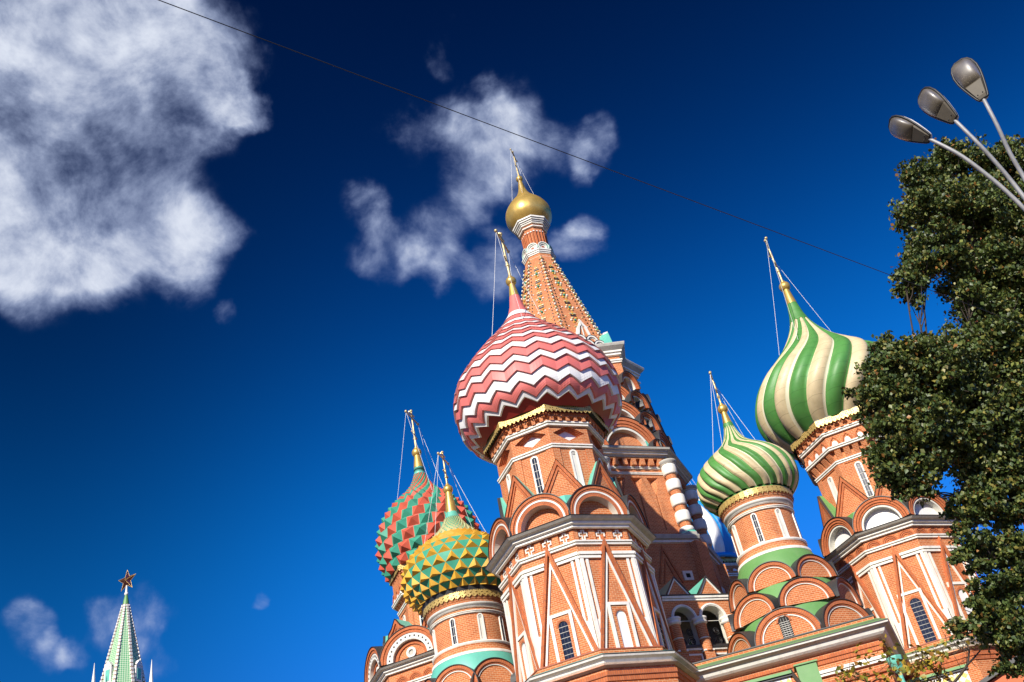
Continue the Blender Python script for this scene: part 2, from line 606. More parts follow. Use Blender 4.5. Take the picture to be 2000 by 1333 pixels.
        if cap:
            s.add(vs[:n], [list(range(n))], m)
            s.add(vs[-n:], [list(range(n))], m)

    def ball(s, c, r, m, n=16, kz=1.0):
        k = n // 2
        prof = [(max(r * math.sin(PI * i / k), 1e-4), c[2] + kz * -r * math.cos(PI * i / k)) for i in range(k + 1)]
        s.lathe(prof, m, n, c=(c[0], c[1]))

    def build(s, name, parent=None, loc=(0, 0, 0), rotz=0.0):
        me = bpy.data.meshes.new(name)
        me.from_pydata(s.v, [], s.f)
        for m in s.mats:
            me.materials.append(m)
        me.polygons.foreach_set('material_index', s.m)
        me.polygons.foreach_set('use_smooth', s.sm)
        # metric UVs: u runs along the wall, v up it
        uvl = me.uv_layers.new(name='UVMap')
        co = np.array(s.v, dtype=np.float64).reshape(-1, 3)
        uvs = np.zeros((len(me.loops), 2))
        nv = np.zeros(len(me.polygons) * 3)
        me.polygons.foreach_get('normal', nv)
        nv = nv.reshape(-1, 3)
        li = 0
        for p, f in enumerate(s.f):
            nx, ny, nz = nv[p]
            h = math.hypot(nx, ny)
            pts = co[f]
            if p in s.uvo:
                uvs[li:li + len(f)] = s.uvo[p]
            elif s.sm[p] and h > 0.35:
                # round walls: arc length round the axis
                an = np.arctan2(pts[:, 1], pts[:, 0])
                an = np.where(an - an[0] > PI, an - 2 * PI, np.where(an - an[0] < -PI, an + 2 * PI, an))
                uvs[li:li + len(f), 0] = an * np.hypot(pts[:, 0], pts[:, 1]).max()
                uvs[li:li + len(f), 1] = pts[:, 2]
            elif h > 0.35:
                # tilted faces keep their slope length in v
                tx, ty = -ny / h, nx / h
                uvs[li:li + len(f), 0] = pts[:, 0] * tx + pts[:, 1] * ty
                uvs[li:li + len(f), 1] = pts[:, 2] / max(h, 0.35)
            else:
                uvs[li:li + len(f), 0] = pts[:, 0]
                uvs[li:li + len(f), 1] = pts[:, 1]
            li += len(f)
        uvl.data.foreach_set('uv', uvs.ravel())
        me.update()
        return link(name, me, parent, loc, rotz)


def link(name, me, parent=None, loc=(0, 0, 0), rotz=0.0):
    o = bpy.data.objects.new(name, me)
    SC.collection.objects.link(o)
    o.parent = parent
    o.location = loc
    o.rotation_euler = (0, 0, rotz)
    return o


def ring(first, angles, parent):
    """copies of a finished part round its tower's axis"""
    first.rotation_euler = (0, 0, angles[0])
    out = [first]
    for a in angles[1:]:
        o = first.copy()
        SC.collection.objects.link(o)
        o.parent = parent
        o.rotation_euler = (0, 0, a)
        out.append(o)
    return out


def empty(name, loc, label=None, cat=None, group=None, parent=None):
    o = bpy.data.objects.new(name, None)
    SC.collection.objects.link(o)
    o.location = loc
    o.parent = parent
    tag(o, label, cat, group)
    return o


def tag(o, label=None, cat=None, group=None, kind=None):
    if label:
        o['label'] = label
    if cat:
        o['category'] = cat
    if group:
        o['group'] = group
    if kind:
        o['kind'] = kind
    return o


def pch(x, xs, ys):
    """smooth curve through (xs, ys)"""
    x = np.asarray(x, float)
    xs = np.asarray(xs, float)
    ys = np.asarray(ys, float)
    n = len(xs)
    h = np.diff(xs)
    d = np.diff(ys) / h
    m = np.zeros(n)
    m[0], m[-1] = d[0], d[-1]
    for i in range(1, n - 1):
        m[i] = (d[i - 1] * h[i] + d[i] * h[i - 1]) / (h[i] + h[i - 1])
    i = np.clip(np.searchsorted(xs, x) - 1, 0, n - 2)
    t = np.clip((x - xs[i]) / h[i], 0, 1)
    return (2 * t**3 - 3 * t**2 + 1) * ys[i] + (t**3 - 2 * t**2 + t) * h[i] * m[i] + (-2 * t**3 + 3 * t**2) * ys[i + 1] + (t**3 - t**2) * h[i] * m[i + 1]


def arch_loop(c, z0, hw, zs, n=12):
    """round-headed opening: centre c, sill z0, half width hw, springing zs"""
    return [(c - hw, z0), (c + hw, z0)] + [(c + hw * math.cos(PI * i / n), zs + hw * math.sin(PI * i / n)) for i in range(n + 1)]


def base_at(az, d):
    return Vector((d * math.sin(R(az)), d * math.cos(R(az)), 0))


C22 = math.cos(PI / 8)
OCT = R(-176.0)                   # direction of one octagon corner, shared by all the towers
FACES = [OCT + PI / 8 + k * PI / 4 for k in range(8)]
CORNERS = [OCT + k * PI / 4 for k in range(8)]

# ------------------------------------------------------------------ domes


def zigzag_dome(zs, rs, tip, parent, label):
    """overlapping chevron courses; every course stands proud of the one below it"""
    mb = MB()
    lev = [26.90, 27.33, 27.57, 27.98, 28.50, 29.05, 29.46, 30.00, 30.49, 30.91, 31.33, 31.72, 32.10, 32.48, 32.85, 33.25, 33.70, 34.15, 34.60]
    cols = [DEEPRED, DOMEWHITE, PINK]
    T = 21
    sub = 4
    n = T * 2 * sub
    a0 = R(-65.3)

    def wave(i, amp):
        t = (i / sub) % 2
        t = t if t <= 1 else 2 - t
        return -amp * t                       # peaks at even corners
    for k in range(len(lev) - 1):
        z0, z1 = lev[k], lev[k + 1]
        m = DEEPRED if k == 0 else (DOMEWHITE if k % 2 == 1 else PINK)

        def amp(z):
            return 0.34 * min(1.0, max(0.0, (float(pch(z, zs, rs)) - 0.6) / 3.3)) * (0.8 if z < 27.4 else 1)
        A0, A1 = (0.0 if k == 0 else amp(z0)), amp(z1)
        rows = 4
        vs = []
        step = 0.11 if z0 < 32.5 else 0.06
        for j in range(rows + 1):
            t = j / rows
            for i in range(n):
                a = a0 + 2 * PI * i / n
                z = (z0 + wave(i, A0)) * (1 - t) + (z1 + wave(i, A1)) * t
                z = max(z, zs[0])
                r = float(pch(z, zs, rs)) + step * (1 - t) * (0.0 if k == 0 else 1.0)
                vs.append((r * math.cos(a), r * math.sin(a), z))
        fs = [[j * n + i, j * n + (i + 1) % n, (j + 1) * n + (i + 1) % n, (j + 1) * n + i] for j in range(rows) for i in range(n)]
        mb.add(vs, fs, m)
        if k:
            lo = vs[:n]
            hi = []
            for (x, y, z) in lo:
                r = math.hypot(x, y)
                q = (r - step - 0.01) / r
                hi.append((x * q, y * q, z + 0.005))
            mb.add(lo + hi, [[i, (i + 1) % n, n + (i + 1) % n, n + i] for i in range(n)], m)
    z = lev[-1]
    r0 = float(pch(z, zs, rs))
    mb.lathe([(r0 + 0.01, z - 0.08), (r0 * 0.93, z + 0.12), (0.40, tip - 0.75), (0.275, tip)], PINK, 32)
    o = mb.build('dome', parent)
    return tag(o, label)


def gore_dome(zs, rs, n, twist, colA, colB, rib, depth, parent, label, a0=0.0, lip=0.0, rows=54, tip=None):
    """n bulging gores in two colours that wind round the axis by twist(z)"""
    mb = MB()
    sub = 8
    N = n * sub
    # denser rows where the profile turns
    zz = np.linspace(zs[0], zs[-1], rows)
    rr = pch(zz, zs, rs)
    vs = []
    for z, r in zip(zz, rr):
        tw = twist(z)
        for i in range(N):
            s = (i % sub) / sub * 2 - 1
            k = 1 - depth * (s * s) + lip * (-s) * (1 - abs(s) ** 6)
            a = a0 + tw + 2 * PI * i / N
            vs.append((r * k * math.cos(a), r * k * math.sin(a), z))
    for j in range(rows - 1):
        for i in range(N):
            g, q = divmod(i, sub)
            m = colA if g % 2 == 0 else colB
            if rib is not None and q == sub - 1 and g % 2 == 0:
                m = rib
            k = mb.mi(m)
            mb.f.append([j * N + i, j * N + (i + 1) % N, (j + 1) * N + (i + 1) % N, (j + 1) * N + i])
            mb.m.append(k)
            mb.sm.append(True)
    mb.v = vs
    if tip:
        for (prof, m) in tip:
            mb.lathe(prof, m, 32)
    return tag(mb.build('dome', parent), label)


def stud_rows(zs, rs, n, zt, k=0.95):
    """course heights that follow the width of the cells"""
    out = [zs[0]]
    z = zs[0]
    while z < zt:
        r = float(pch(z, zs, rs))
        ds = k * 2 * PI * r / n
        e = 0.01
        dr = (float(pch(z + e, zs, rs)) - float(pch(z, zs, rs))) / e
        z += ds / math.sqrt(1 + dr * dr)
        out.append(min(z, zt))
    return out


def surf(zs, rs, z, a):
    r = float(pch(z, zs, rs))
    e = 0.02
    dr = (float(pch(z + e, zs, rs)) - float(pch(z - e, zs, rs))) / (2 * e)
    nl = math.sqrt(1 + dr * dr)
    p = Vector((r * math.cos(a), r * math.sin(a), z))
    nrm = Vector((math.cos(a) / nl, math.sin(a) / nl, -dr / nl))
    return p, nrm


def pyramid_dome(zs, rs, n, zt, parent, label):
    """staggered four-sided studs whose colours run in diagonals"""
    mb = MB()
    Z = stud_rows(zs, rs, n, zt, 0.92)
    for j in range(len(Z) - 1):
        for i in range(n):
            a = 2 * PI * (i + 0.5 * j) / n
            d = PI / n
            m = CORAL if i % 2 == 0 else TEAL
            q = []
            for (aa, z) in ((a - d, Z[j]), (a + d, Z[j]), (a + d, Z[j + 1]), (a - d, Z[j + 1])):
                q.append(surf(zs, rs, z, aa)[0])
            c = sum(q, Vector()) / 4
            w = (q[1] - q[0]).length
            p, nr = surf(zs, rs, (Z[j] + Z[j + 1]) / 2, a)
            tipv = c + nr * w * 0.45
            ins = [c + (v - c) * 0.90 for v in q]
            mb.add(ins + [tipv], [[0, 1, 4], [1, 2, 4], [2, 3, 4], [3, 0, 4]], m)
            mb.add(q + ins, [[0, 1, 5, 4], [1, 2, 6, 5], [2, 3, 7, 6], [3, 0, 4, 7]], m)
    r0 = float(pch(zt, zs, rs))
    mb.lathe([(r0 * 1.06, zt - 0.05), (r0 * 0.8, zt + 0.35), (float(rs[-1]) * 1.2, zs[-1] - 0.25), (float(rs[-1]), zs[-1])], TURQ, 32)
    return tag(mb.build('dome', parent), label)


def triangle_dome(zs, rs, n, zt, parent, label):
    """three-sided yellow studs standing between flat green triangles"""
    mb = MB()
    Z = stud_rows(zs, rs, n, zt, 0.80)
    for j in range(len(Z) - 1):
        for i in range(n):
            d = 2 * PI / n
            a = d * (i + 0.5 * j)
            A = surf(zs, rs, Z[j], a - d / 2)[0]
            B = surf(zs, rs, Z[j], a + d / 2)[0]
            C = surf(zs, rs, Z[j + 1], a)[0]
            D = surf(zs, rs, Z[j + 1], a + d)[0]
            w = (B - A).length
            zl = Z[j] + (Z[j + 1] - Z[j]) * 0.22
            p, nr = surf(zs, rs, zl, a)
            mid = (A + B) / 2 * 0.72 + C * 0.28
            big = float(pch(Z[j], zs, rs)) > 1.35
            tipv = mid + nr * w * (0.35 if big else 0.5)
            mb.add([A, B, C, tipv], [[0, 1, 3], [1, 2, 3], [2, 0, 3]], YELLOW if big else STUDPALE)
            mb.add([B, D, C], [[0, 1, 2]], TEAL if Z[j + 1] < 24.05 else (YELLOW if big else TEAL))
    r0 = float(pch(zt, zs, rs))
    mb.lathe([(r0 * 1.06, zt - 0.04), (float(rs[-1]) * 1.25, zs[-1] - 0.25), (float(rs[-1]), zs[-1])], TURQ, 32)
    mb.lathe([(float(rs[0]) * 0.96, zs[0] - 0.32), (float(rs[0]) + 0.02, zs[0] + 0.02)], SHEET, 48)
    return tag(mb.build('dome', parent), label)


CROSS_DIR = R(-103)               # the long arms of all the crosses run nearly along the line of sight


def finial(parent, ztip, zball, ztop, rtip, rball, half, zarm, chain_r, chain_z, angs):
    """gilded collar, ball, eight-ended cross and its four stay chains"""
    mb = MB()
    mb.lathe([(rtip + 0.012, ztip - 0.06), (rtip * 0.62, zball - rball * 0.9), (rtip * 0.5, zball)], GOLD, 24)
    mb.ball((0, 0, zball), rball, GOLD, 24)
    mb.lathe([(rball * 0.35, zball + rball * 0.9), (rball * 0.42, zball + rball * 1.15), (rball * 0.2, zball + rball * 1.35)], GOLD, 20)
    mb.build('finial', parent)
    cr = MB()
    d = Vector((math.cos(CROSS_DIR), math.sin(CROSS_DIR), 0))
    pr = 0.062 * max(0.75, half)
    cr.tube([(0, 0, zball + rball), (0, 0, ztop)], [pr * 1.25, pr * 0.85], STEEL, 8)
    cr.ball((0, 0, ztop), pr * 1.7, STEEL, 12)
    cr.tube([d * half + Vector((0, 0, zarm)), d * -half + Vector((0, 0, zarm))], pr * 0.85, STEEL, 8)
    hz = ztop - zball
    zu = zarm + (ztop - zarm) * 0.55
    cr.tube([d * half * 0.42 + Vector((0, 0, zu)), d * -half * 0.42 + Vector((0, 0, zu))], pr * 0.75, STEEL, 8)
    zl = zball + hz * 0.42
    cr.tube([d * half * 0.40 + Vector((0, 0, zl + 0.13)), d * -half * 0.40 + Vector((0, 0, zl - 0.13))], pr * 0.75, STEEL, 8)
    for s in (1, -1):
        cr.ball(d * half * s + Vector((0, 0, zarm)), pr * 1.6, STEEL, 12)
    cr.ball((0, 0, zball + hz * 0.33), pr * 1.9, STEEL, 12)
    cr.build('cross', parent)
    for (s, a) in angs:
        ch = MB()
        p0 = d * half * 0.97 * s + Vector((0, 0, zarm))
        p1 = Vector((chain_r * math.cos(R(a)), chain_r * math.sin(R(a)), chain_z))
        pts = []
        for i in range(9):
            t = i / 8
            p = p0.lerp(p1, t)
            p.z -= 0.10 * math.sin(PI * t)
            pts.append(p)
        ch.tube(pts, 0.012, CHAIN, 5)
        for i in range(1, 8, 2):
            ch.ball(pts[i], 0.022, CHAIN, 6)
        ch.build('stay_chain', parent)


# ------------------------------------------------------------------ the large octagonal chapels


def cornice(name, prof, m, parent, n=8, mats=None, phase=OCT):
    mb = MB()
    mb.lathe(prof, m, n, phase=phase if n == 8 else 0.0, smooth=n > 8, mats=mats)
    return mb.build(name, parent)


def moulding(z, r, h, proud):
    """profile of a double-roll string course"""
    return [(r, z), (r + proud * 0.70, z + 0.01), (r + proud * 0.70, z + h * 0.38), (r + proud * 0.12, z + h * 0.40), (r + proud * 0.12, z + h * 0.60),
            (r + proud, z + h * 0.62), (r + proud, z + h * 0.96), (r, z + h * 1.08)]


def comb(h, bars, z0, z1, zt):
    """outline of a course with teeth hanging from it"""
    lp = [(-h, zt), (-h, z1)]
    for ua, ub in bars:
        lp += [(ua, z1), (ua, z0), (ub, z0), (ub, z1)]
    lp += [(h, z1), (h, zt)]
    out = []
    for p in lp:
        if not out or abs(p[0] - out[-1][0]) + abs(p[1] - out[-1][1]) > 1e-6:
            out.append(p)
    return out


def kokoshnik(parent, c, r, o, kind, back=1.2, ky=1.0):
    """round gable: stepped brick rings, a pale roll, a deep reveal and the field inside; barrel roof behind"""
    mb = MB()
    z = c
    nseg = 28
    # sheet-metal roof edge and barrel
    mb.arc(0, z, r, r + 0.035, o - back, o + 0.05, SHEET, nseg, ky=ky)
    A = [PI * i / nseg for i in range(nseg + 1)]
    if kind == 'plain':            # brick field, thin pale roll (the pyramids of the small chapels)
        mb.arc(0, z, r * 0.855, r, o - 0.30, o, BRICK2, nseg, ky=ky)
        mb.arc(0, z, r * 0.80, r * 0.845, o - 0.30, o - 0.045, BRICK2, nseg, ky=ky)
        mb.arc(0, z, r * 0.755, r * 0.80, o - 0.30, o - 0.07, WHITE, nseg, ky=ky)
        mb.face([(r * 0.78 * math.cos(a), z + ky * r * 0.78 * math.sin(a)) for a in A], o - 0.12, BRICK)
    elif kind == 'dotted':         # broad white ring set with dark studs and a round light
        mb.arc(0, z, r * 0.90, r, o - 0.35, o, BRICK2, nseg, ky=ky)
        mb.arc(0, z, r * 0.80, r * 0.90, o - 0.35, o - 0.06, BRICK2, nseg, ky=ky)
        mb.arc(0, z, r * 0.60, r * 0.80, o - 0.35, o - 0.10, WHITE, nseg, ky=ky)
        for i in range(14):
            a = PI * (i + 0.5) / 14
            q = (o - 0.095, r * 0.70 * math.cos(a), z + ky * r * 0.70 * math.sin(a))
            mb.box(q, (0.014, 0, 0), (0, 0.05, 0), (0, 0, 0.05), SHEET)
        mb.arc(0, z, r * 0.585, r * 0.60, o - 0.55, o - 0.12, CREAM, nseg, ky=ky)
        mb.arc(0, z, r * 0.46, r * 0.585, o - 0.6, o - 0.32, BRICK2, nseg, ky=ky)
        mb.face([(r * 0.56 * math.cos(a), z + ky * r * 0.56 * math.sin(a)) for a in A], o - 0.40, BRICK)
        cz = z + 0.24 * r / 1.7 + 0.05
        full = [2 * PI * i / 24 for i in range(24)]
        mb.arc(0, cz, 0.17, 0.30, o - 0.40, o - 0.30, WHITE, 24, 0, 2 * PI)
        mb.face([(0.2 * math.cos(a), cz + 0.2 * math.sin(a)) for a in full], o - 0.385, GREY)
    else:
        field = DOMEWHITE if kind == 'white' else BRICK
        mb.arc(0, z, r * 0.90, r, o - 0.30, o, BRICK2, nseg, ky=ky)
        if kind == 'brick':
            mb.arc(0, z, r * 0.84, r * 0.885, o - 0.30, o - 0.03, BRICK2, nseg, ky=ky)
            mb.arc(0, z, r * 0.775, r * 0.84, o - 0.30, o - 0.045, WHITE, nseg, ky=ky)
            mb.arc(0, z, r * 0.66, r * 0.775, o - 0.60, o - 0.07, BRICK2, nseg, ky=ky, edge=CREAM)
        else:
            mb.arc(0, z, r * 0.81, r * 0.885, o - 0.35, o - 0.05, BRICK2, nseg, ky=ky)
            mb.arc(0, z, r * 0.73, r * 0.80, o - 0.35, o - 0.10, BRICK2, nseg, ky=ky)
            mb.arc(0, z, r * 0.655, r * 0.72, o - 0.60, o - 0.15, CREAM, nseg, ky=ky)
        ri = r * 0.67
        mb.face([(ri * math.cos(a), z + ky * ri * math.sin(a)) for a in A], o - 0.50, field)
    return mb.build('kokoshnik', parent)


def ogee_loop(hw, z0, zt, n=10):
    """pointed keel-arch outline"""
    h = zt - z0
    pts = []
    for i in range(n + 1):
        t = i / n
        u = hw * (1 - t) ** 0.5 * (1 - 0.12 * math.sin(PI * t)) if t < 0.7 else hw * (1 - t) * (0.548 * (1 - 0.0971) / 0.3) * (1 - 0.25 * math.sin(PI * (t - 0.7) / 0.3))
        pts.append((u, z0 + h * t))
    return [(-u, z) for u, z in pts] + [(u, z) for u, z in reversed(pts)][1:]


def gable(parent, hw, z0, zt, o, back, roof, kind='tri'):
    """second-tier pointed gable standing over a corner, with its own little roof behind"""
    mb = MB()
    if kind == 'tri':
        loop = [(-hw, z0), (0, zt), (hw, z0)]
    else:
        loop = ogee_loop(hw, z0, zt)
    n = len(loop)
    ins = [(u * 0.80, z0 + (z - z0) * 0.86) for u, z in loop]
    ins2 = [(u * 0.62, z0 + (z - z0) * 0.70) for u, z in loop]
    mb.face(loop, o - 0.10, BRICK)
    mb.strip([(u * 0.93, z0 + (z - z0) * 0.95) for u, z in loop], 0.13, o - 0.10, o, BRICK2)
    mb.strip([(u * 0.76, z0 + (z - z0) * 0.80) for u, z in loop], 0.09, o - 0.10, o - 0.04, BRICK2)
    # roof: edge strip then the sheet running back to the drum
    vs = [(o + 0.03, u * 1.03, z0 + (z - z0) * 1.03) for u, z in loop] + [(o - 0.12, u * 1.03, z0 + (z - z0) * 1.03) for u, z in loop] + \
         [(back, u * 0.9, z0 + (z - z0) * 1.0) for u, z in loop]
    mb.add(vs, [[i, i + 1, n + i + 1, n + i] for i in range(n - 1)], SHEET)
    mb.add(vs, [[n + i, n + i + 1, 2 * n + i + 1, 2 * n + i] for i in range(n - 1)], roof)
    return mb.build('pointed_gable', parent)


def slit_window(parent, ap, z0, zt, glass, hw=0.19, name=None):
    """tall slit with a white surround: glazed, or a blind niche"""
    mb = MB()
    zs = zt - hw
    fr = arch_loop(0, z0, hw, zs)
    iw = hw * 0.60
    inn = arch_loop(0, z0 + 0.03, iw, zs)
    mb.face(fr, ap + 0.05, WHITE, [inn])
    mb.sides(fr, ap - 0.02, ap + 0.05, WHITE)
    if glass:
        mb.sides(inn, ap + 0.006, ap + 0.05, WHITE)
        mb.face(inn, ap + 0.008, GLASS)
        k = int((zt - z0) / 0.34)
        for i in range(1, k):
            z = z0 + (zt - z0) * i / k
            mb.rect(-iw, iw, z - 0.010, z + 0.010, ap + 0.008, ap + 0.018, CREAM)
        mb.rect(-0.012, 0.012, z0 + 0.05, zs + iw * 0.7, ap + 0.008, ap + 0.022, GREY)
    else:
        mb.sides(inn, ap + 0.008, ap + 0.05, CREAM)
        mb.face(inn, ap + 0.01, CREAM)
        mb.box((ap + 0.02, 0, zs + iw * 0.1), (0.012, 0, 0), (0, iw * 0.55, 0), (0, 0, iw * 0.6), GREY)
    return mb.build(name or ('window' if glass else 'blind_window'), parent)


def tall_window(parent, ap, z0, zt, hw, glass, frame):
    """round-headed window or niche of the lower tier inside a square white frame (left, right, top)"""
    mb = MB()
    zs = zt - hw
    op = arch_loop(0, z0, hw, zs)
    fl, fr, ft, fw = frame
    mb.strip([(fl, z0), (fl, ft), (fr, ft), (fr, z0)], fw, ap, ap + 0.10, WHITE)
    # brick field of the frame with the opening cut through it
    big = [(fl + fw * 0.4, z0), (fr - fw * 0.4, z0), (fr - fw * 0.4, ft - fw * 0.4), (fl + fw * 0.4, ft - fw * 0.4)]
    mb.face(big, ap + 0.05, BRICK, [[(u, max(z, z0 + 0.004)) for u, z in op]])
    mb.arc(0, zs, hw * 1.06, hw * 1.42, ap + 0.04, ap + 0.062, BRICK2, 14)
    if glass:
        mb.sides(op, ap + 0.012, ap + 0.05, BRICK2)
        mb.face(op, ap + 0.012, GLASS)
        k = max(3, int((zt - z0) / 0.21))
        for i in range(1, k):
            z = z0 + (zt - z0) * i / k
            w = hw if z < zs else math.sqrt(max(0.0, hw * hw - (z - zs) ** 2))
            mb.rect(-w, w, z - 0.011, z + 0.011, ap + 0.012, ap + 0.026, GREY)
        for u in (-hw * 0.33, hw * 0.33):
            mb.rect(u - 0.005, u + 0.005, z0, zs + hw * 0.8, ap + 0.012, ap + 0.020, SHEET)
    else:
        mb.sides(op, ap + 0.010, ap + 0.05, CREAM)
        mb.face(op, ap + 0.010, DOMEWHITE)
    return mb.build('window' if glass else 'blind_window', parent)


def arrow_gable(parent, ap, hw, z0, zt, legw=0.15, proud=0.16):
    """tall brick triangle filling a face of the lower tier, a white line inside its legs"""
    mb = MB()
    b = hw - legw * 0.45
    mb.strip([(-b, z0), (0, zt), (b, z0)], legw, ap - 0.02, ap + proud, BRICK2)
    s = 0.85
    k = (zt - z0)
    mb.strip([(-b * s, z0), (0, z0 + k * s), (b * s, z0)], 0.085, ap - 0.02, ap + 0.08, WHITE)
    return mb.build('arrow_gable', parent)


def corner_pilasters(parent, ap, hw, z0, z1, ztri, zband):
    """white strips hanging from the band at a corner and ending on the triangle's legs"""
    mb = MB()

    def leg(u):                     # height of the brick leg at |u|
        return ztri - (ztri - z0) * abs(u) / (hw - 0.07) + 0.30
    for s in (1, -1):
        for (ua, ub, o) in ((hw * 0.70, hw * 0.79, 0.05), (hw * 0.875, hw * 0.995, 0.08)):
            q = [(s * ua, z1), (s * ub, z1), (s * ub, leg(ub)), (s * ua, leg(ua))]
            mb.slab(q, ap - 0.02, ap + o, WHITE)
        zf = z0 + (ztri - z0) * 0.27
        ue = hw * 0.72
        q = [(s * hw * 0.995, zf)]
        ua = (hw - 0.07) * (1 - (zf - z0 - 0.30) / (ztri - z0))
        q += [(s * ua, zf), (s * hw * 0.995, leg(hw * 0.995))]
        mb.slab(q, ap - 0.02, ap + 0.045, WHITE)
        # the double white band over them, cut short at the triangle
        for (za, zb, o) in zband:
            uA = 0.10 + (hw - 0.07) * max(0.0, (ztri - (za + zb) / 2)) / (ztri - z0)
            mb.rect(min(s * uA, s * (hw + 0.02)), max(s * uA, s * (hw + 0.02)), za, zb, ap - 0.02, ap + o, WHITE)
    return mb.build('white_pilasters', parent)


def cross_relief(parent, ap, u, z, w, h):
    mb = MB()
    a = w * 0.17
    t = 0.045
    arm_t, arm_b = z + h * 0.22, z - h * 0.12
    loop = [(u - a, z - h / 2), (u + a, z - h / 2), (u + a, arm_b), (u + w / 2, arm_b), (u + w / 2, arm_t), (u + a, arm_t),
            (u + a, z + h / 2), (u - a, z + h / 2), (u - a, arm_t), (u - w / 2, arm_t), (u - w / 2, arm_b), (u - a, arm_b)]
    mb.strip(loop, t, ap, ap + 0.05, WHITE, closed=True)
    return mb.build('cross_ornament', parent)


def fringe(parent, r, z0, z1, n, teeth):
    """gilded pierced fringe hanging from the dome's eaves"""
    mb = MB()
    per = teeth
    pts = []
    N = n * per if n == 8 else n
    for i in range(N):
        if n == 8:
            f, t = divmod(i, per)
            a0, a1 = OCT + f * PI / 4, OCT + (f + 1) * PI / 4
            p = Vector((math.cos(a0), math.sin(a0), 0)).lerp(Vector((math.cos(a1), math.sin(a1), 0)), t / per) * r
        else:
            a = 2 * PI * i / N
            p = Vector((math.cos(a), math.sin(a), 0)) * r
        pts.append(p)
    zm = z0 + (z1 - z0) * 0.30
    for i in range(N):
        a, b = pts[i], pts[(i + 1) % N]
        m = (a + b) / 2
        mb.add([(a.x, a.y, z1), (b.x, b.y, z1), (b.x, b.y, zm), (m.x, m.y, z0), (a.x, a.y, zm)], [[0, 1, 2, 3, 4]], LACE)
    return mb.build('gilded_fringe', parent)


def drum_window_set(t, ap, z0, zt, hw=0.19, odd=1):
    g = slit_window(t, ap, z0, zt, True, hw)
    ring(g, [FACES[k] for k in range(8) if k % 2 == odd], t)
    b = slit_window(t, ap, z0, zt, False, hw)
    ring(b, [FACES[k] for k in range(8) if k % 2 != odd], t)

# ------------------------------------------------------------------ the cathedral
CEN = base_at(3.07, 60.5)
cathedral = empty('cathedral', CEN, 'red brick cathedral with many coloured onion domes and a tall tent spire', 'cathedral')


def tower_part(name, mb, c, label):
    o = mb.build(name, cathedral, c - CEN)
    return tag(o, label)


def octa(mb, prof, m, mats=None):
    mb.lathe(prof, m, 8, phase=OCT, smooth=False, mats=mats)


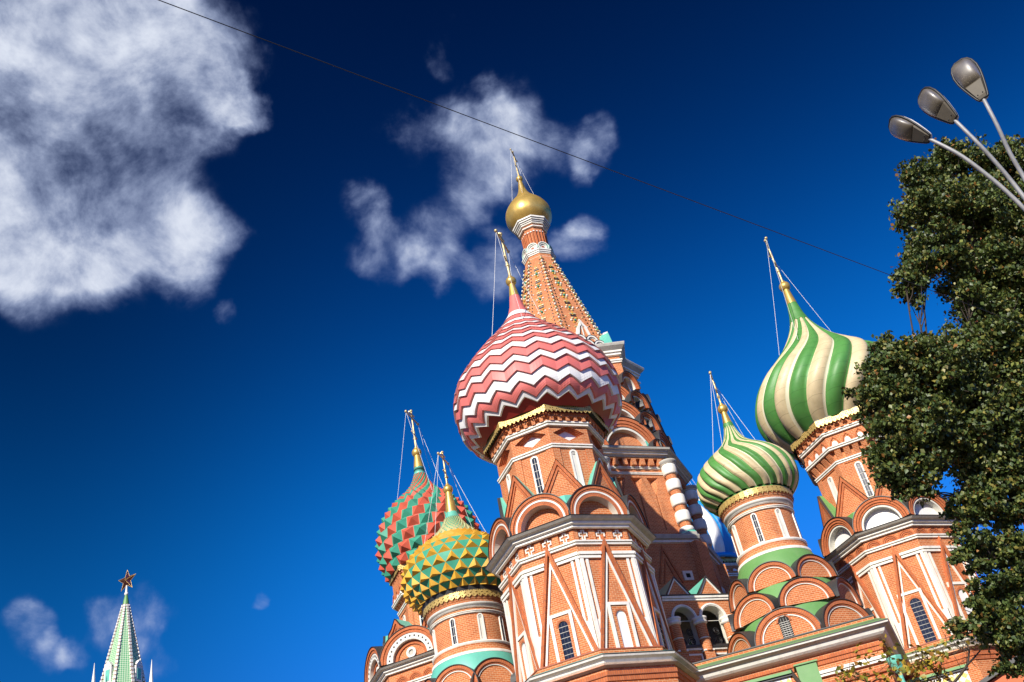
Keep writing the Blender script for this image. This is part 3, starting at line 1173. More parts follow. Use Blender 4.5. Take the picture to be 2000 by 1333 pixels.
def big_chapel(c, P, label):
    """two-tier octagonal chapel: tall lower tier, ring of kokoshniks, drum with slits"""
    Rl, Rd = P['Rl'], P['Rd']
    mb = MB()
    octa(mb, [(P['Rp'], 0), (P['Rp'], P['zb'] - 0.9), (P['Rp'] - 0.35, P['zb'] - 0.5), (Rl, P['zb'] - 0.3), (Rl, P['zm2'] + 0.1)], BRICK)
    # recessed strip behind the relief panels, then up to the cornice
    Rr = Rl - 0.10
    octa(mb, [(Rl, P['zm2'] + 0.1), (Rr, P['zm2'] + 0.1), (Rr, P['zc'] - 0.36), (Rl + 0.06, P['zc'] - 0.36), (Rl + 0.06, P['zc'] - 0.2)], BRICK)
    octa(mb, [(Rd + 0.1, P['zc'] - 0.3), (Rd, P['zc'] + 1.5), (Rd, P['zm4'] + 0.05)], BRICK)
    t = tower_part('chapel_tower', mb, c, label)
    apl, apd = Rl * C22, Rd * C22
    hw = Rl * math.sin(PI / 8)
    # --- skirt under the lower tier
    zb = P['zb']
    sk = P.get('skirt', TURQ)
    cornice('skirt_roof', [(Rl + 0.02, zb - 0.02), (Rl + 0.30, zb - 0.02), (Rl + 0.30, zb - 0.07), (Rl + 0.27, zb - 0.08), (Rl + 0.27, zb - 0.20), (Rl + 0.30, zb - 0.21), (Rl + 0.84, zb - 0.40), (Rl + 0.84, zb - 0.44)],
            sk, t, mats=[RUST, RUST, RUST, BRICK, BRICK, sk, SHEET])
    Rp = P['Rp']
    cornice('eaves_cornice', [(Rl + 0.83, zb - 0.45), (Rl + 0.80, zb - 0.52), (Rl + 0.62, zb - 0.58), (Rl + 0.58, zb - 0.68), (Rl + 0.40, zb - 0.80), (Rp + 0.22, zb - 0.86), (Rp + 0.02, zb - 0.92)], GREY, t,
            mats=[WHITE, GREY, WHITE, WHITE, CREAM, GREY])
    cornice('dentil_course', [(Rp, zb - 1.10), (Rp + 0.10, zb - 1.08), (Rp + 0.10, zb - 1.24), (Rp + 0.05, zb - 1.26), (Rp + 0.05, zb - 1.44), (Rp, zb - 1.46)], BRICK2, t)
    # --- lower tier
    fw = P['win_u']
    g = tall_window(t, apl, zb, P['wz'], P['whw'], True, (-fw + P['wdu'], fw + P['wdu'], P['fz'], 0.13))
    ring(g, [FACES[k] for k in range(8) if k % 2 == 1], t)
    b = tall_window(t, apl, zb, P['wz'], P['whw'], False, (-fw + P['wdu'], fw + P['wdu'], P['fz'], 0.13))
    ring(b, [FACES[k] for k in range(8) if k % 2 == 0], t)
    ring(arrow_gable(t, apl, hw, zb, P['ztri'], P.get('legw', 0.135), P.get('legp', 0.14)), FACES, t)
    cp = corner_pilasters(t, apl, hw, zb, P['zb1'] + 0.02, P['ztri'], [(P['zb1'], P['zb1'] + 0.11, 0.10), (P['zb1'] + 0.15, P['zb1'] + 0.28, 0.14)])
    ring(cp, FACES, t)
    cornice('string_course', moulding(P['zm2'] - 0.1, Rl - 0.01, 0.2, 0.16), WHITE, t)
    zc = P['zc']
    Rc = P['Rc']
    d = Rc - Rl
    cornice('cornice', [(Rl + 0.05, zc - 0.42), (Rl + d * .28, zc - 0.40), (Rl + d * .28, zc - 0.31), (Rl + d * .34, zc - 0.30), (Rl + d * .50, zc - 0.26), (Rl + d * .50, zc - 0.17), (Rl + d * .56, zc - 0.16),
                        (Rl + d * .80, zc - 0.12), (Rc - 0.03, zc - 0.04), (Rc, zc), (Rl + 0.1, zc + 0.16)], WHITE, t,
            mats=[WHITE, WHITE, GREY, WHITE, WHITE, GREY, GREY, GREY, SHEET, SHEET])
    # relief panels
    z0, z1 = P['zm2'] + 0.12, zc - 0.40
    apr = Rr * C22
    hwr = Rr * math.sin(PI / 8)
    if P['relief'] == 'cross':
        pm = MB()
        hq = hwr + 0.02
        pm.slab(comb(hq, ((-hq, -1.10), (-0.57, -0.28), (0.28, 0.57), (1.10, hq)), z0 - 0.1, z1 + 0.02, z1 + 0.06), apr - 0.01, apr + 0.085, BRICK)
        ring(pm.build('panel_pier', t), FACES, t)
        for u in (-0.835, 0.0, 0.835):
            ring(cross_relief(t, apr, u, (z0 + z1) / 2 + 0.01, 0.37, 0.44), FACES, t)
    else:
        for u in (-0.86, 0.0, 0.86):
            am = MB()
            for (ra, rb, o) in ((0.33, 0.42, 0.10), (0.25, 0.31, 0.07), (0.17, 0.23, 0.04)):
                am.arc(u, z0 + 0.02, ra, rb, apr - 0.01, apr + o, BRICK2, 14)
            ring(am.build('blind_arcade', t), FACES, t)
        fm = MB()
        loop = [(-hwr - 0.02, z0 - 0.05), (hwr + 0.02, z0 - 0.05), (hwr + 0.02, z1 + 0.06), (-hwr - 0.02, z1 + 0.06)]
        holes = [[(u + 0.42 * math.cos(PI * i / 12), z0 + 0.02 + 0.42 * math.sin(PI * i / 12)) for i in range(13)] for u in (-0.86, 0.0, 0.86)]
        fm.face(loop, apr + 0.085, BRICK, holes)
        ring(fm.build('arcade_wall', t), FACES, t)
    # --- ring of kokoshniks and the roof they hide
    rk = (P['ko'] - 0.66) / C22
    cornice('roof', [(rk, zc + 0.10), (rk - 0.05, zc + 0.9), (max(Rd + 0.1, rk - 0.35), zc + 1.3), (Rd - 0.02, zc + 1.75)], P['roof'], t)
    vm = MB()
    rc = P['ko'] / C22
    hk = rc * math.sin(PI / 8)
    rows = []
    for i in range(9):
        h = 0.14 + (P['kr'] * 0.93 - 0.14) * i / 8
        g = max(0.03, hk - math.sqrt(max(0.0, P['kr'] ** 2 - h * h)) + 0.06)
        back = 0.14 + 0.42 * h
        x = rc - back / C22 * 0.9
        ex, ey = -math.sin(PI / 8), math.cos(PI / 8)
        zz = zc + 0.12 + h * P.get('kky', 1.0)
        rows.append([(x + ex * g, -ey * g, zz), (x + 0.02, 0, zz - 0.05), (x + ex * g, ey * g, zz)])
    vm.add([p for rw in rows for p in rw], [[i * 3 + j, i * 3 + j + 1, i * 3 + j + 4, i * 3 + j + 3] for i in range(8) for j in (0, 1)], P['roof'])
    ring(vm.build('valley_roof', t), CORNERS, t)
    ring(kokoshnik(t, zc + 0.12, P['kr'], P['ko'], P['kok'], ky=P.get('kky', 1.0)), FACES, t)
    gz = P['gable']
    if gz:
        ring(gable(t, gz[0], gz[1], gz[2], gz[3], apd * 0.98, P['roof'], gz[4]), CORNERS, t)
    # --- drum
    drum_window_set(t, apd, P['sz0'], P['sz1'], P.get('shw', 0.2))
    pm = MB()
    dh = Rd * math.sin(PI / 8)
    zt = P['sz1'] + 0.12
    for s in (1, -1):
        ua, ub = s * dh * 0.66, s * (dh + 0.01)
        pm.rect(min(ua, ub), max(ua, ub), zc + 1.6, zt, apd - 0.01, apd + 0.045, BRICK)
    pm.rect(-dh - 0.01, dh + 0.01, zt, P['zm4'] - 0.12, apd - 0.01, apd + 0.05, BRICK)
    ring(pm.build('recessed_panel', t), FACES, t)
    cornice('string_course', moulding(P['zm4'] - 0.16, Rd, 0.20, 0.15), WHITE, t)
    zf, Rf = P['zf'], P['Rf']
    if P['drum'] == 'diamond':
        zmid = (P['zm4'] + P['zm3']) / 2 + 0.06
        R2 = Rd + 0.03
        ap2 = R2 * C22
        h2 = R2 * math.sin(PI / 8)
        dm = MB()

        def dia(k):
            return [(0, zmid + 0.43 * k), (-0.82 * k, zmid), (0, zmid - 0.43 * k), (0.82 * k, zmid)]
        dm.face([(-h2, P['zm4']), (h2, P['zm4']), (h2, P['zm3'] - 0.05), (-h2, P['zm3'] - 0.05)], ap2, BRICK, [dia(1)])
        o = ap2
        for (k0, k1, dep) in ((1.0, 0.90, 0.07), (0.90, 0.79, 0.07), (0.79, 0.70, 0.07)):
            dm.sides(dia(k0), o - dep, o, BRICK2)
            o -= dep
            dm.face(dia(k0), o, BRICK2, [dia(k1)])
        dm.sides(dia(0.70), o - 0.10, o, BRICK2)
        dm.face(dia(0.70), o - 0.10, DOMEWHITE)
        ring(dm.build('diamond_niche', t), FACES, t)
    else:
        # corbelled zone, then a row of little keel arches
        cm = MB()
        for i in range(4):
            u = -dh + dh * 2 * (i + 0.5) / 4
            q = [(apd, u - 0.17, P['zm4'] + 0.10), (apd, u + 0.17, P['zm4'] + 0.10), (apd + 0.30, u + 0.17, P['zk'] - 0.1), (apd + 0.30, u - 0.17, P['zk'] - 0.1), (apd, u - 0.17, P['zk'] - 0.1), (apd, u + 0.17, P['zk'] - 0.1)]
            cm.add(q, [[0, 1, 2, 3], [0, 3, 4], [1, 5, 2]], BRICK)
        ring(cm.build('corbel', t), FACES, t)
        body = MB()
        octa(body, [(Rd, P['zm4']), (Rd, P['zk'] - 0.1), (Rd + 0.30, P['zk'] - 0.1), (Rd + 0.30, P['zm3'])], BRICK)
        body.build('corbelled_drum', t)
        cornice('string_course', moulding(P['zk'] - 0.12, Rd + 0.28, 0.2, 0.15), WHITE, t)
        apk = (Rd + 0.30) * C22
        for u in (-0.72, 0.0, 0.72):
            km = MB()
            lp = ogee_loop(0.30, P['zk'] + 0.12, P['zk'] + 0.62)
            km.strip(lp, 0.05, apk - 0.01, apk + 0.05, BRICK2)
            km.face([(0.16 * math.cos(PI * i / 10) + u * 0, P['zk'] + 0.12 + 0.26 * math.sin(PI * i / 10)) for i in range(11)], apk + 0.012, DOMEWHITE)
            for q in range(len(km.v)):
                x, y, z = km.v[q]
                km.v[q] = (x, y + u, z)
            ring(km.build('keel_niche', t), FACES, t)
    R3 = P['R3']
    cornice('cornice', moulding(P['zm3'] - 0.17, R3 - 0.16, 0.22, 0.17), WHITE, t)
    # bracket zone, soffit and fringe
    cornice('bracket_band', [(R3 - 0.10, P['zm3']), (R3 - 0.10, zf - 0.42), (R3 + 0.08, zf - 0.40), (R3 + 0.10, zf - 0.30), (R3 - 0.05, zf - 0.26), (R3 + 0.0, zf - 0.12), (Rf - 0.02, zf - 0.02), (Rf + 0.02, zf), (Rf + 0.02, zf + 0.05), (R3 - 0.6, zf + 0.06)],
            DEEPRED, t, mats=[BRICK, DEEPRED, BRICK2, BRICK2, DEEPRED, SHEET, SHEET, SHEET, SHEET])  # deep red paints the shadow of the bracket recess into the colour
    br = MB()
    apb = (R3 - 0.10) * C22
    hb = (R3 - 0.10) * math.sin(PI / 8)
    cs = [-hb + 2 * hb * (i + 0.5) / 5 for i in range(5)]
    br.slab(comb(hb, [(u - 0.09, u + 0.09) for u in cs], P['zm3'] + 0.04, zf - 0.47, zf - 0.41), apb - 0.02, apb + 0.17, BRICK)
    ring(br.build('bracket_course', t), FACES, t)
    fringe(t, Rf + 0.01, zf - P.get('fh', 0.40), zf, 8, 11)
    return t


S_P = dict(Rl=3.40, Rp=4.02, Rd=2.58, zb=15.0, zm2=19.72, zc=20.80, Rc=4.03, ztri=19.85, zb1=19.0, wz=16.63, whw=0.215, win_u=0.45, wdu=-0.03, fz=16.93, relief='cross',
           kr=1.44, ko=3.45, kok='brick', roof=TURQ, gable=(1.18, 22.1, 24.12, 2.86, 'tri'), sz0=22.9, sz1=24.84, zm4=25.08, zm3=26.25, R3=2.79, zf=26.98, Rf=3.13, drum='diamond')
S_C = base_at(0.80, 45)
tS = big_chapel(S_C, S_P, 'tall octagonal brick chapel tower with cross reliefs, under the pink and white zigzag dome')
zigzag_dome([26.90, 27.6, 28.4, 29.2, 30, 31, 32, 33, 34, 35, 36], [3.0, 3.80, 4.10, 4.165, 4.0, 3.40, 2.60, 1.747, .92, .44, .265], 35.95, tS, 'pink and white onion dome with zigzag bands')
finial(tS, 35.95, 36.99, 40.5, 0.275, 0.30, 1.03, 39.95, 1.72, 33.05, [(1, -165), (1, -85), (-1, 25), (-1, 100)])

E_C = base_at(18.0, 58)
E_P = dict(Rl=3.42, Rp=4.0, Rd=2.62, zb=15.42, zm2=20.62, zc=21.60, Rc=3.98, ztri=20.30, zb1=19.75, wz=17.68, whw=0.27, win_u=0.54, wdu=-0.1, fz=18.0, relief='arcade', legw=0.16, legp=0.18,
           kr=1.45, ko=3.52, kok='white', roof=GREEN, skirt=GREEN, gable=(1.25, 23.0, 25.2, 2.95, 'tri'), sz0=23.7, sz1=25.86, shw=0.2, zm4=26.22, zk=26.98, zm3=27.9, R3=3.1, zf=28.66, Rf=3.38, drum='keel', fh=0.44)
tE = big_chapel(E_C, E_P, 'tall octagonal brick chapel tower half behind the tree, under the large green and beige dome')
ez = [28.6, 29.3, 30, 31, 31.8, 32.8, 34, 35, 36, 37, 38.5]
er = [3.2, 3.95, 4.42, 4.64, 4.46, 3.93, 2.75, 1.8, 1.1, .62, .3]
gore_dome(ez, er, 22, lambda z: R(float(np.interp(z, [28.6, 29.8, 31, 31.9, 34, 37, 38.5], [-135, -126, -117, -110, -93, -64, -60]))), BEIGE, DGREEN, PALE, 0.075, tE,
          'large green and beige onion dome with broad winding gores', tip=[([(0.64, 36.95), (0.46, 37.6), (0.32, 38.5)], DGREEN)])
finial(tE, 38.5, 39.9, 43.9, 0.32, 0.36, 1.05, 43.3, 2.2, 34.6, [(1, -165), (1, -120), (-1, 10), (-1, 60)])

W_C = base_at(-7.334, 61)
W_P = dict(Rl=4.35, Rp=5.0, Rd=2.35, zb=15.0, zm2=20.3, zc=21.50, Rc=4.95, ztri=19.9, zb1=19.3, wz=17, whw=0.25, win_u=0.5, wdu=0, fz=17.4, relief='arcade',
           kr=1.86, kky=0.90, ko=4.45, kok='dotted', roof=TURQ, gable=(1.35, 22.3, 24.5, 3.45, 'ogee'), sz0=23.6, sz1=25.3, shw=0.2, zm4=25.75, zk=26.25, zm3=26.95, R3=2.55, zf=28.05, Rf=2.75, drum='keel', fh=0.4)
tW = big_chapel(W_C, W_P, 'brick chapel tower at the left edge of the cathedral, under the red and green studded dome')
pyramid_dome([27.95, 28.4, 29.0, 29.8, 30.6, 31.4, 32.2, 32.9, 33.5, 34.1, 34.8, 35.5], [2.65, 2.90, 3.08, 3.13, 3.03, 2.78, 2.30, 1.68, 1.12, .70, .42, .31], 24, 34.95, tW, 'red and green onion dome covered in pyramid studs')
finial(tW, 35.5, 36.63, 39.95, 0.33, 0.33, 1.0, 39.4, 1.85, 32.4, [(1, -170), (1, -60), (-1, 20), (-1, 60)])

N_C = base_at(8.0, 95)
NK = 1.25                          # it stands well back, so it is taller and wider than it looks


def NZ(z):
    return 1.6 + (z - 1.6) * NK


nb = MB()
octa(nb, [(2.5 * NK, 0), (2.5 * NK, NZ(28.6)), (2.75 * NK, NZ(28.7)), (2.75 * NK, NZ(29.3))], BRICK)
tN = tower_part('chapel_tower', nb, N_C, 'distant chapel tower behind the others, under the blue and white striped dome')
cornice('cornice', moulding(NZ(28.5), 2.5 * NK, 0.26, 0.30), WHITE, tN)
cornice('cornice', moulding(NZ(29.25), 2.7 * NK, 0.22, 0.25), WHITE, tN)
for u in (-0.94, 0.0, 0.94):
    km = MB()
    apn = 2.75 * NK * C22
    km.arc(u, NZ(28.85), 0.25, 0.38, apn - 0.01, apn + 0.08, BRICK2, 12)
    km.face([(u + 0.25 * math.cos(PI * i / 10), NZ(28.85) + 0.25 * math.sin(PI * i / 10)) for i in range(11)], apn + 0.012, DOMEWHITE)
    ring(km.build('keel_niche', tN), FACES, tN)
fringe(tN, 2.95 * NK, NZ(29.45), NZ(29.85), 8, 9)
gore_dome([NZ(v) for v in (29.85, 30.2, 31.3, 32.3, 33.4, 34.4, 35.2, 36.2, 37.4)], [v * NK for v in (2.75, 3.0, 3.35, 3.38, 3.0, 2.3, 1.55, .82, .35)], 20, lambda z: R((z - 30) * -1.6), BLUE, DOMEWHITE, None, 0.09, tN,
          'blue and white striped onion dome', a0=R(-10), tip=[([(2.95 * NK, NZ(29.80)), (3.05 * NK, NZ(29.86)), (3.02 * NK, NZ(30.12)), (2.7 * NK, NZ(30.2))], BLUE)])
finial(tN, NZ(37.4), NZ(38.6), NZ(41.7), 0.42, 0.42, 1.2, NZ(41.3), 2.4, NZ(35.0), [(1, -165), (1, -60), (-1, 0), (-1, 40)])


# ------------------------------------------------------------------ the two small round chapels
def small_chapel(c, P, label):
    z0, z1 = P['z0'], P['z1']                       # drum from z0 up to the fringe's foot z1
    Rd = P['Rd']
    mb = MB()
    mb.lathe([(Rd, z0 - 0.5), (Rd, z1)], BRICK, 64)
    t = tower_part('round_chapel_tower', mb, c, label)
    rf = P['roof']
    # sloping roof body that carries the kokoshniks
    cornice('roof', P['roofprof'], rf, t, 64)
    cornice('drum_base', [(Rd + 0.25, z0 - 0.50), (Rd + 0.25, z0 - 0.37), (Rd + 0.13, z0 - 0.34), (Rd + 0.13, z0 - 0.02), (Rd + 0.18, z0 + 0.02), (Rd + 0.18, z0 + 0.09), (Rd, z0 + 0.12)], WHITE, t, 64,
            mats=[WHITE, WHITE, BRICK, WHITE, WHITE, WHITE])
    zt = z1
    cornice('string_course', moulding(zt - 0.62, Rd, 0.12, 0.12), WHITE, t, 64)
    cornice('cornice', [(Rd, zt - 0.34), (Rd + 0.10, zt - 0.32), (Rd + 0.10, zt - 0.24), (Rd + 0.17, zt - 0.22), (Rd + 0.19, zt - 0.12), (Rd + 0.19, zt), (Rd + 0.24, zt + 0.03), (Rd + 0.24, zt + 0.42), (Rd + 0.30, zt + 0.44), (Rd + 0.30, zt + 0.50), (Rd - 0.2, zt + 0.52)],
            WHITE, t, 64, mats=[WHITE, WHITE, GREY, WHITE, BRICK, BRICK, BRICK, WHITE, P['rim'], P['rim']])
    fringe(t, Rd + 0.32, zt + 0.06, zt + 0.44, 48, 1)
    for k, (a, glass) in enumerate(P['wins']):
        o = slit_window(t, Rd + 0.002, z0 + 0.15, P['wt'], glass, 0.15)
        o.rotation_euler = (0, 0, R(a))
    for (zc, o, r, ky, angs) in P['koks']:
        first = kokoshnik(t, zc, r, o, 'plain', back=0.95, ky=ky)
        ring(first, [R(a) for a in angs], t)
    return t


W7 = 360 / 7
SE_C = base_at(11.82, 49.5)
tSE = small_chapel(SE_C, dict(z0=20.0, z1=22.33, Rd=1.56, roof=GREEN, rim=DGREEN, wt=21.66,
                              roofprof=[(1.80, 19.50), (1.95, 19.2), (2.12, 18.6), (2.24, 17.9), (2.34, 17.75), (2.62, 16.7), (2.72, 16.45), (2.92, 14.9)],
                              wins=[(-111, True), (-67, False), (-22, False), (-160, False), (23, False), (68, True), (113, False), (158, True)],
                              koks=[(17.80, 2.42, 1.12, 0.92, [-112 + W7 * i for i in range(7)]), (16.52, 2.86, 1.24, 0.88, [-137 + W7 * i for i in range(7)]), (15.06, 3.22, 1.42, 0.88, [-111 + W7 * i for i in range(1, 7)])]),
                   'small round chapel tower on green tiers of round gables, under the green and cream swirled dome')
sz = [22.85, 23.3, 24, 24.6, 25, 25.4, 25.8, 26.3, 26.8, 27.4]
sr = [1.95, 2.36, 2.55, 2.43, 2.16, 1.72, 1.18, .66, .40, .24]
gore_dome(sz, sr, 32, lambda z: R(float(np.interp(z, [22.85, 23.06, 23.58, 24.27, 24.96, 25.7, 26.1, 27.4], [-57, -59.5, -70, -79.5, -91, -106, -110, -103]))), BEIGE, DGREEN, PALE, 0.04, tSE,
          'small green and cream onion dome with tightly swirled ribs', lip=0.035, tip=[([(0.30, 27.1), (0.255, 27.45)], DGREEN)])
finial(tSE, 27.43, 28.37, 30.75, 0.235, 0.27, 0.62, 30.35, 1.30, 25.72, [(1, -170), (1, -130), (-1, 5), (-1, 40)])
fk = kokoshnik(tSE, 15.04, 1.46, 3.22, 'plain', back=0.95, ky=0.92)      # the front gable stands square to the eaves
FK_ROT = R(-102)
FK_LOC = (3.2 * (math.cos(R(-110)) - math.cos(FK_ROT)), 3.2 * (math.sin(R(-110)) - math.sin(FK_ROT)), 0)
fk.rotation_euler = (0, 0, FK_ROT)
fk.location = FK_LOC
wm = MB()
lp = arch_loop(0, 15.06, 0.24, 15.82)
apw = 3.22 - 0.10
wm.face(lp, apw, DARKIN)
wm.sides(lp, apw - 0.02, apw, DARKIN)
for i in range(1, 9):
    wm.rect(-0.22, 0.22, 15.07 + i * 0.09, 15.085 + i * 0.09, apw, apw + 0.02, WHITE)
for u in (-0.12, 0, 0.12):
    wm.rect(u - 0.006, u + 0.006, 15.08, 15.98, apw, apw + 0.025, GREY)
wm.arc(0, 15.82, 0.25, 0.34, apw - 0.01, apw + 0.03, BRICK2, 12)
fw = wm.build('window', tSE, FK_LOC, FK_ROT)

SW_C = base_at(-5.75, 50)
tSW = small_chapel(SW_C, dict(z0=18.60, z1=20.72, Rd=1.83, roof=TURQ, rim=SHEET, wt=20.05,
                              roofprof=[(2.07, 18.10), (2.17, 17.9), (2.32, 17.3), (2.36, 16.5), (2.5, 16.2), (2.8, 15.0)],
                              wins=[(-108, True), (-65.5, False), (-26, True), (-154.5, False), (20, False), (65, True), (110, False), (155, False)],
                              koks=[(16.42, 2.52, 1.18, 0.98, [-108.5 + 45 * i for i in range(8)]), (15.0, 3.1, 1.3, 0.9, [-131 + 45 * i for i in range(8)])]),
                   'small round chapel tower with a turquoise skirt, under the yellow and green faceted dome')
triangle_dome([21.38, 21.7, 22.1, 22.6, 23.1, 23.6, 24.1, 24.6, 25.1, 25.7, 26.4], [2.18, 2.54, 2.84, 2.95, 2.87, 2.64, 2.18, 1.50, .98, .55, .30], 26, 26.02, tSW, 'yellow and green onion dome with triangular facets')
finial(tSW, 26.4, 27.78, 30.1, 0.30, 0.27, 0.70, 29.7, 1.75, 24.5, [(1, -175), (1, -120), (-1, 0), (-1, 50)])


# ------------------------------------------------------------------ the central tent tower
def star_prof(prof, parent, name, m, mats=None):
    """sweep round an eight-pointed star (two crossed squares)"""
    mb = MB()
    n = 16
    vs = []
    for r, z in prof:
        for i in range(n):
            a = OCT + PI * i / 8
            k = 1.0 if i % 2 == 0 else 0.80
            vs.append((r * k * math.cos(a), r * k * math.sin(a), z))
    for j in range(len(prof) - 1):
        mb.add([], [], m)
        mm = mats[j] if mats else m
        mb.add([vs[q * n + i] for q in (j, j + 1) for i in range(n)], [[i, (i + 1) % n, n + (i + 1) % n, n + i] for i in range(n)], mm)
    return mb.build(name, parent)


def central_tower():
    mb = MB()
    octa(mb, [(6.2, 0), (6.2, 25.0), (5.42, 25.1), (5.42, 25.45)], BRICK)
    octa(mb, [(5.42, 29.4), (5.42, 31.0)], BRICK)
    octa(mb, [(4.75, 30.9), (4.55, 36.0), (4.3, 38.9)], BRICK)
    t = tower_part('tent_tower', mb, CEN, 'tall central tower with a brick tent spire and a small golden dome')
    # upper walls with arrow-shaped niches
    ap = 5.42 * C22
    hw = 5.42 * math.sin(PI / 8)
    wm = MB()
    holes = []
    for u in (-1.05, 0.05, 1.15):
        u -= 0.05
        holes.append([(u - 0.40, 29.22), (u - 0.05, 28.15), (u - 0.05, 25.8), (u + 0.05, 25.8), (u + 0.05, 28.15), (u + 0.40, 29.22)])
    wm.face([(-hw, 25.4), (hw, 25.4), (hw, 29.45), (-hw, 29.45)], ap, BRICK, holes)
    for h in holes:
        u = (h[0][0] + h[5][0]) / 2
        dp = 0.30
        P = [(ap, *q) for q in h]
        top = (ap - dp, u, 29.10)
        mid = (ap - dp * 0.5, u, 28.15)
        bot = (ap - 0.12, u, 25.8)
        wm.add(P + [top, mid, bot], [[0, 1, 7, 6], [1, 2, 8, 7], [5, 6, 7, 4], [4, 7, 8, 3], [0, 6, 5], [2, 3, 8]], BRICK)
    ring(wm.build('niched_wall', t), FACES, t)
    cornice('ledge', [(6.15, 24.55), (6.22, 24.6), (6.32, 24.62), (6.32, 24.78), (6.45, 24.80), (6.52, 24.98), (6.52, 25.04), (5.6, 25.30), (5.42, 25.34)], WHITE, t,
            mats=[WHITE, WHITE, WHITE, GREY, GREY, GREY, SHEET, TURQ])
    cornice('string_course', moulding(29.42, 5.42, 0.14, 0.10), WHITE, t)
    cornice('string_course', moulding(29.80, 5.42, 0.14, 0.12), WHITE, t)
    bm = MB()
    cs = [-hw + 2 * hw * (i + 0.5) / 7 for i in range(7)]
    bm.slab(comb(hw + 0.03, [(u - 0.15, u + 0.15) for u in cs], 29.95, 30.36, 30.48), ap - 0.01, ap + 0.30, BRICK)
    ring(bm.build('bracket_course', t), FACES, t)
    cornice('cornice', [(5.42, 30.40), (5.80, 30.44), (5.86, 30.55), (5.98, 30.57), (5.98, 30.64), (6.10, 30.68), (6.10, 30.76), (6.25, 30.80), (6.28, 30.92), (6.28, 30.95), (4.7, 31.15)], WHITE, t,
            mats=[GREY, GREY, WHITE, WHITE, CREAM, GREY, WHITE, GREY, SHEET, SHEET])
    # engaged corner columns: brick shafts threaded with white drums
    cm = MB()
    cx = 5.78
    cm.lathe([(0.33, 25.3), (0.33, 30.05)], BRICK, 24, c=(cx, 0))
    for (za, zb) in ((25.42, 25.74), (26.08, 26.76), (27.14, 27.82), (28.16, 28.84), (29.20, 29.86)):
        cm.lathe([(0.33, za), (0.41, za + 0.01), (0.44, za + 0.08), (0.45, (za + zb) / 2), (0.44, zb - 0.08), (0.41, zb - 0.01), (0.33, zb)], WHITE, 24, c=(cx, 0))
    cm.lathe([(0.42, 29.86), (0.48, 29.9), (0.54, 30.02), (0.56, 30.10), (0.50, 30.12), (0.1, 30.13)], GREY, 24, c=(cx, 0), mats=[WHITE, GREY, GREY, SHEET, SHEET])
    cm.lathe([(0.62, 24.8), (0.62, 25.26), (0.5, 25.42)], WHITE, 8, c=(cx, 0), smooth=False, mats=[GREY, TURQ])
    ring(cm.build('corner_column', t), CORNERS, t)
    pm = MB()
    pm.box((6.12, 0, 12.3), (0.35, 0, 0), (0, 0.50, 0), (0, 0, 12.3), BRICK)
    ring(pm.build('corner_pier', t), CORNERS, t)
    # lower shaft: pointed outline niches and small square lights
    apl = 6.2 * C22
    lm = MB()
    lm.strip([(-0.75, 22.2), (0, 24.3), (0.75, 22.2)], 0.10, apl - 0.01, apl + 0.06, BRICK2)
    lm.strip([(-0.45, 22.2), (0, 23.6), (0.45, 22.2)], 0.08, apl - 0.01, apl + 0.04, BRICK2)
    ring(lm.build('blind_gable', t), FACES, t)
    sm = MB()
    q = [(0.86, 22.35), (1.46, 22.35), (1.46, 22.9), (0.86, 22.9)]
    qi = [(1.02, 22.5), (1.30, 22.5), (1.30, 22.75), (1.02, 22.75)]
    sm.face(q, apl + 0.07, WHITE, [qi])
    sm.sides(q, apl - 0.01, apl + 0.07, WHITE)
    sm.face(qi, apl + 0.01, DARKIN)
    sm.sides(qi, apl, apl + 0.07, GREY)
    ring(sm.build('small_window', t), FACES, t)
    # --- mountain of kokoshniks
    cornice('roof', [(4.98, 30.98), (4.94, 33.0), (4.74, 33.3), (4.70, 34.7), (4.50, 34.9), (4.45, 36.3), (4.40, 37.2)], TURQ, t)
    ring(kokoshnik(t, 30.97, 2.12, 5.25, 'ringed', back=1.4, ky=1.12), FACES, t)
    ring(kokoshnik(t, 33.0, 1.78, 5.02, 'ringed', back=1.2, ky=1.0), FACES, t)
    ring(kokoshnik(t, 34.75, 1.55, 4.78, 'ringed', back=1.0, ky=1.0), FACES, t)
    ring(kokoshnik(t, 31.1, 0.72, 5.62, 'white', back=0.9), CORNERS, t)
    k2 = kokoshnik(t, 32.9, 0.95, 5.38, 'ringed', back=0.9, ky=1.1)
    ring(k2, CORNERS, t)
    ww = MB()
    for i in range(8):
        a = PI * i / 8
        ww.strip([(-0.42 * math.cos(a), 33.25 - 0.42 * math.sin(a)), (0.42 * math.cos(a), 33.25 + 0.42 * math.sin(a))], 0.045, 4.88, 4.95, CREAM)
    ww.arc(0, 33.25, 0.38, 0.48, 4.86, 4.98, WHITE, 24, 0, 2 * PI)
    ww.face([(0.4 * math.cos(2 * PI * i / 20), 33.25 + 0.4 * math.sin(2 * PI * i / 20)) for i in range(20)], 4.89, DARKIN)
    ring(ww.build('wheel_window', t), CORNERS, t)
    ring(kokoshnik(t, 34.7, 0.90, 5.10, 'ringed', back=0.9, ky=1.1), CORNERS, t)
    ring(kokoshnik(t, 36.3, 0.85, 4.85, 'white', back=0.9, ky=1.25), CORNERS, t)
    vm = MB()
    for (r0, z0, k) in ((5.42, 31.0, 1.0), (5.18, 33.0, 0.85), (4.92, 34.75, 0.75)):
        for sg in (1, -1):
            vm.add([(r0, sg * 0.55 * k, z0), (r0 - 0.12, sg * 0.80 * k, z0), (r0 - 0.30, sg * 0.74 * k, z0 + 1.35 * k), (r0 - 0.04, sg * 0.42 * k, z0 + 0.85 * k)], [[0, 1, 2, 3]], TURQ)
    ring(vm.build('valley_roof', t), CORNERS, t)
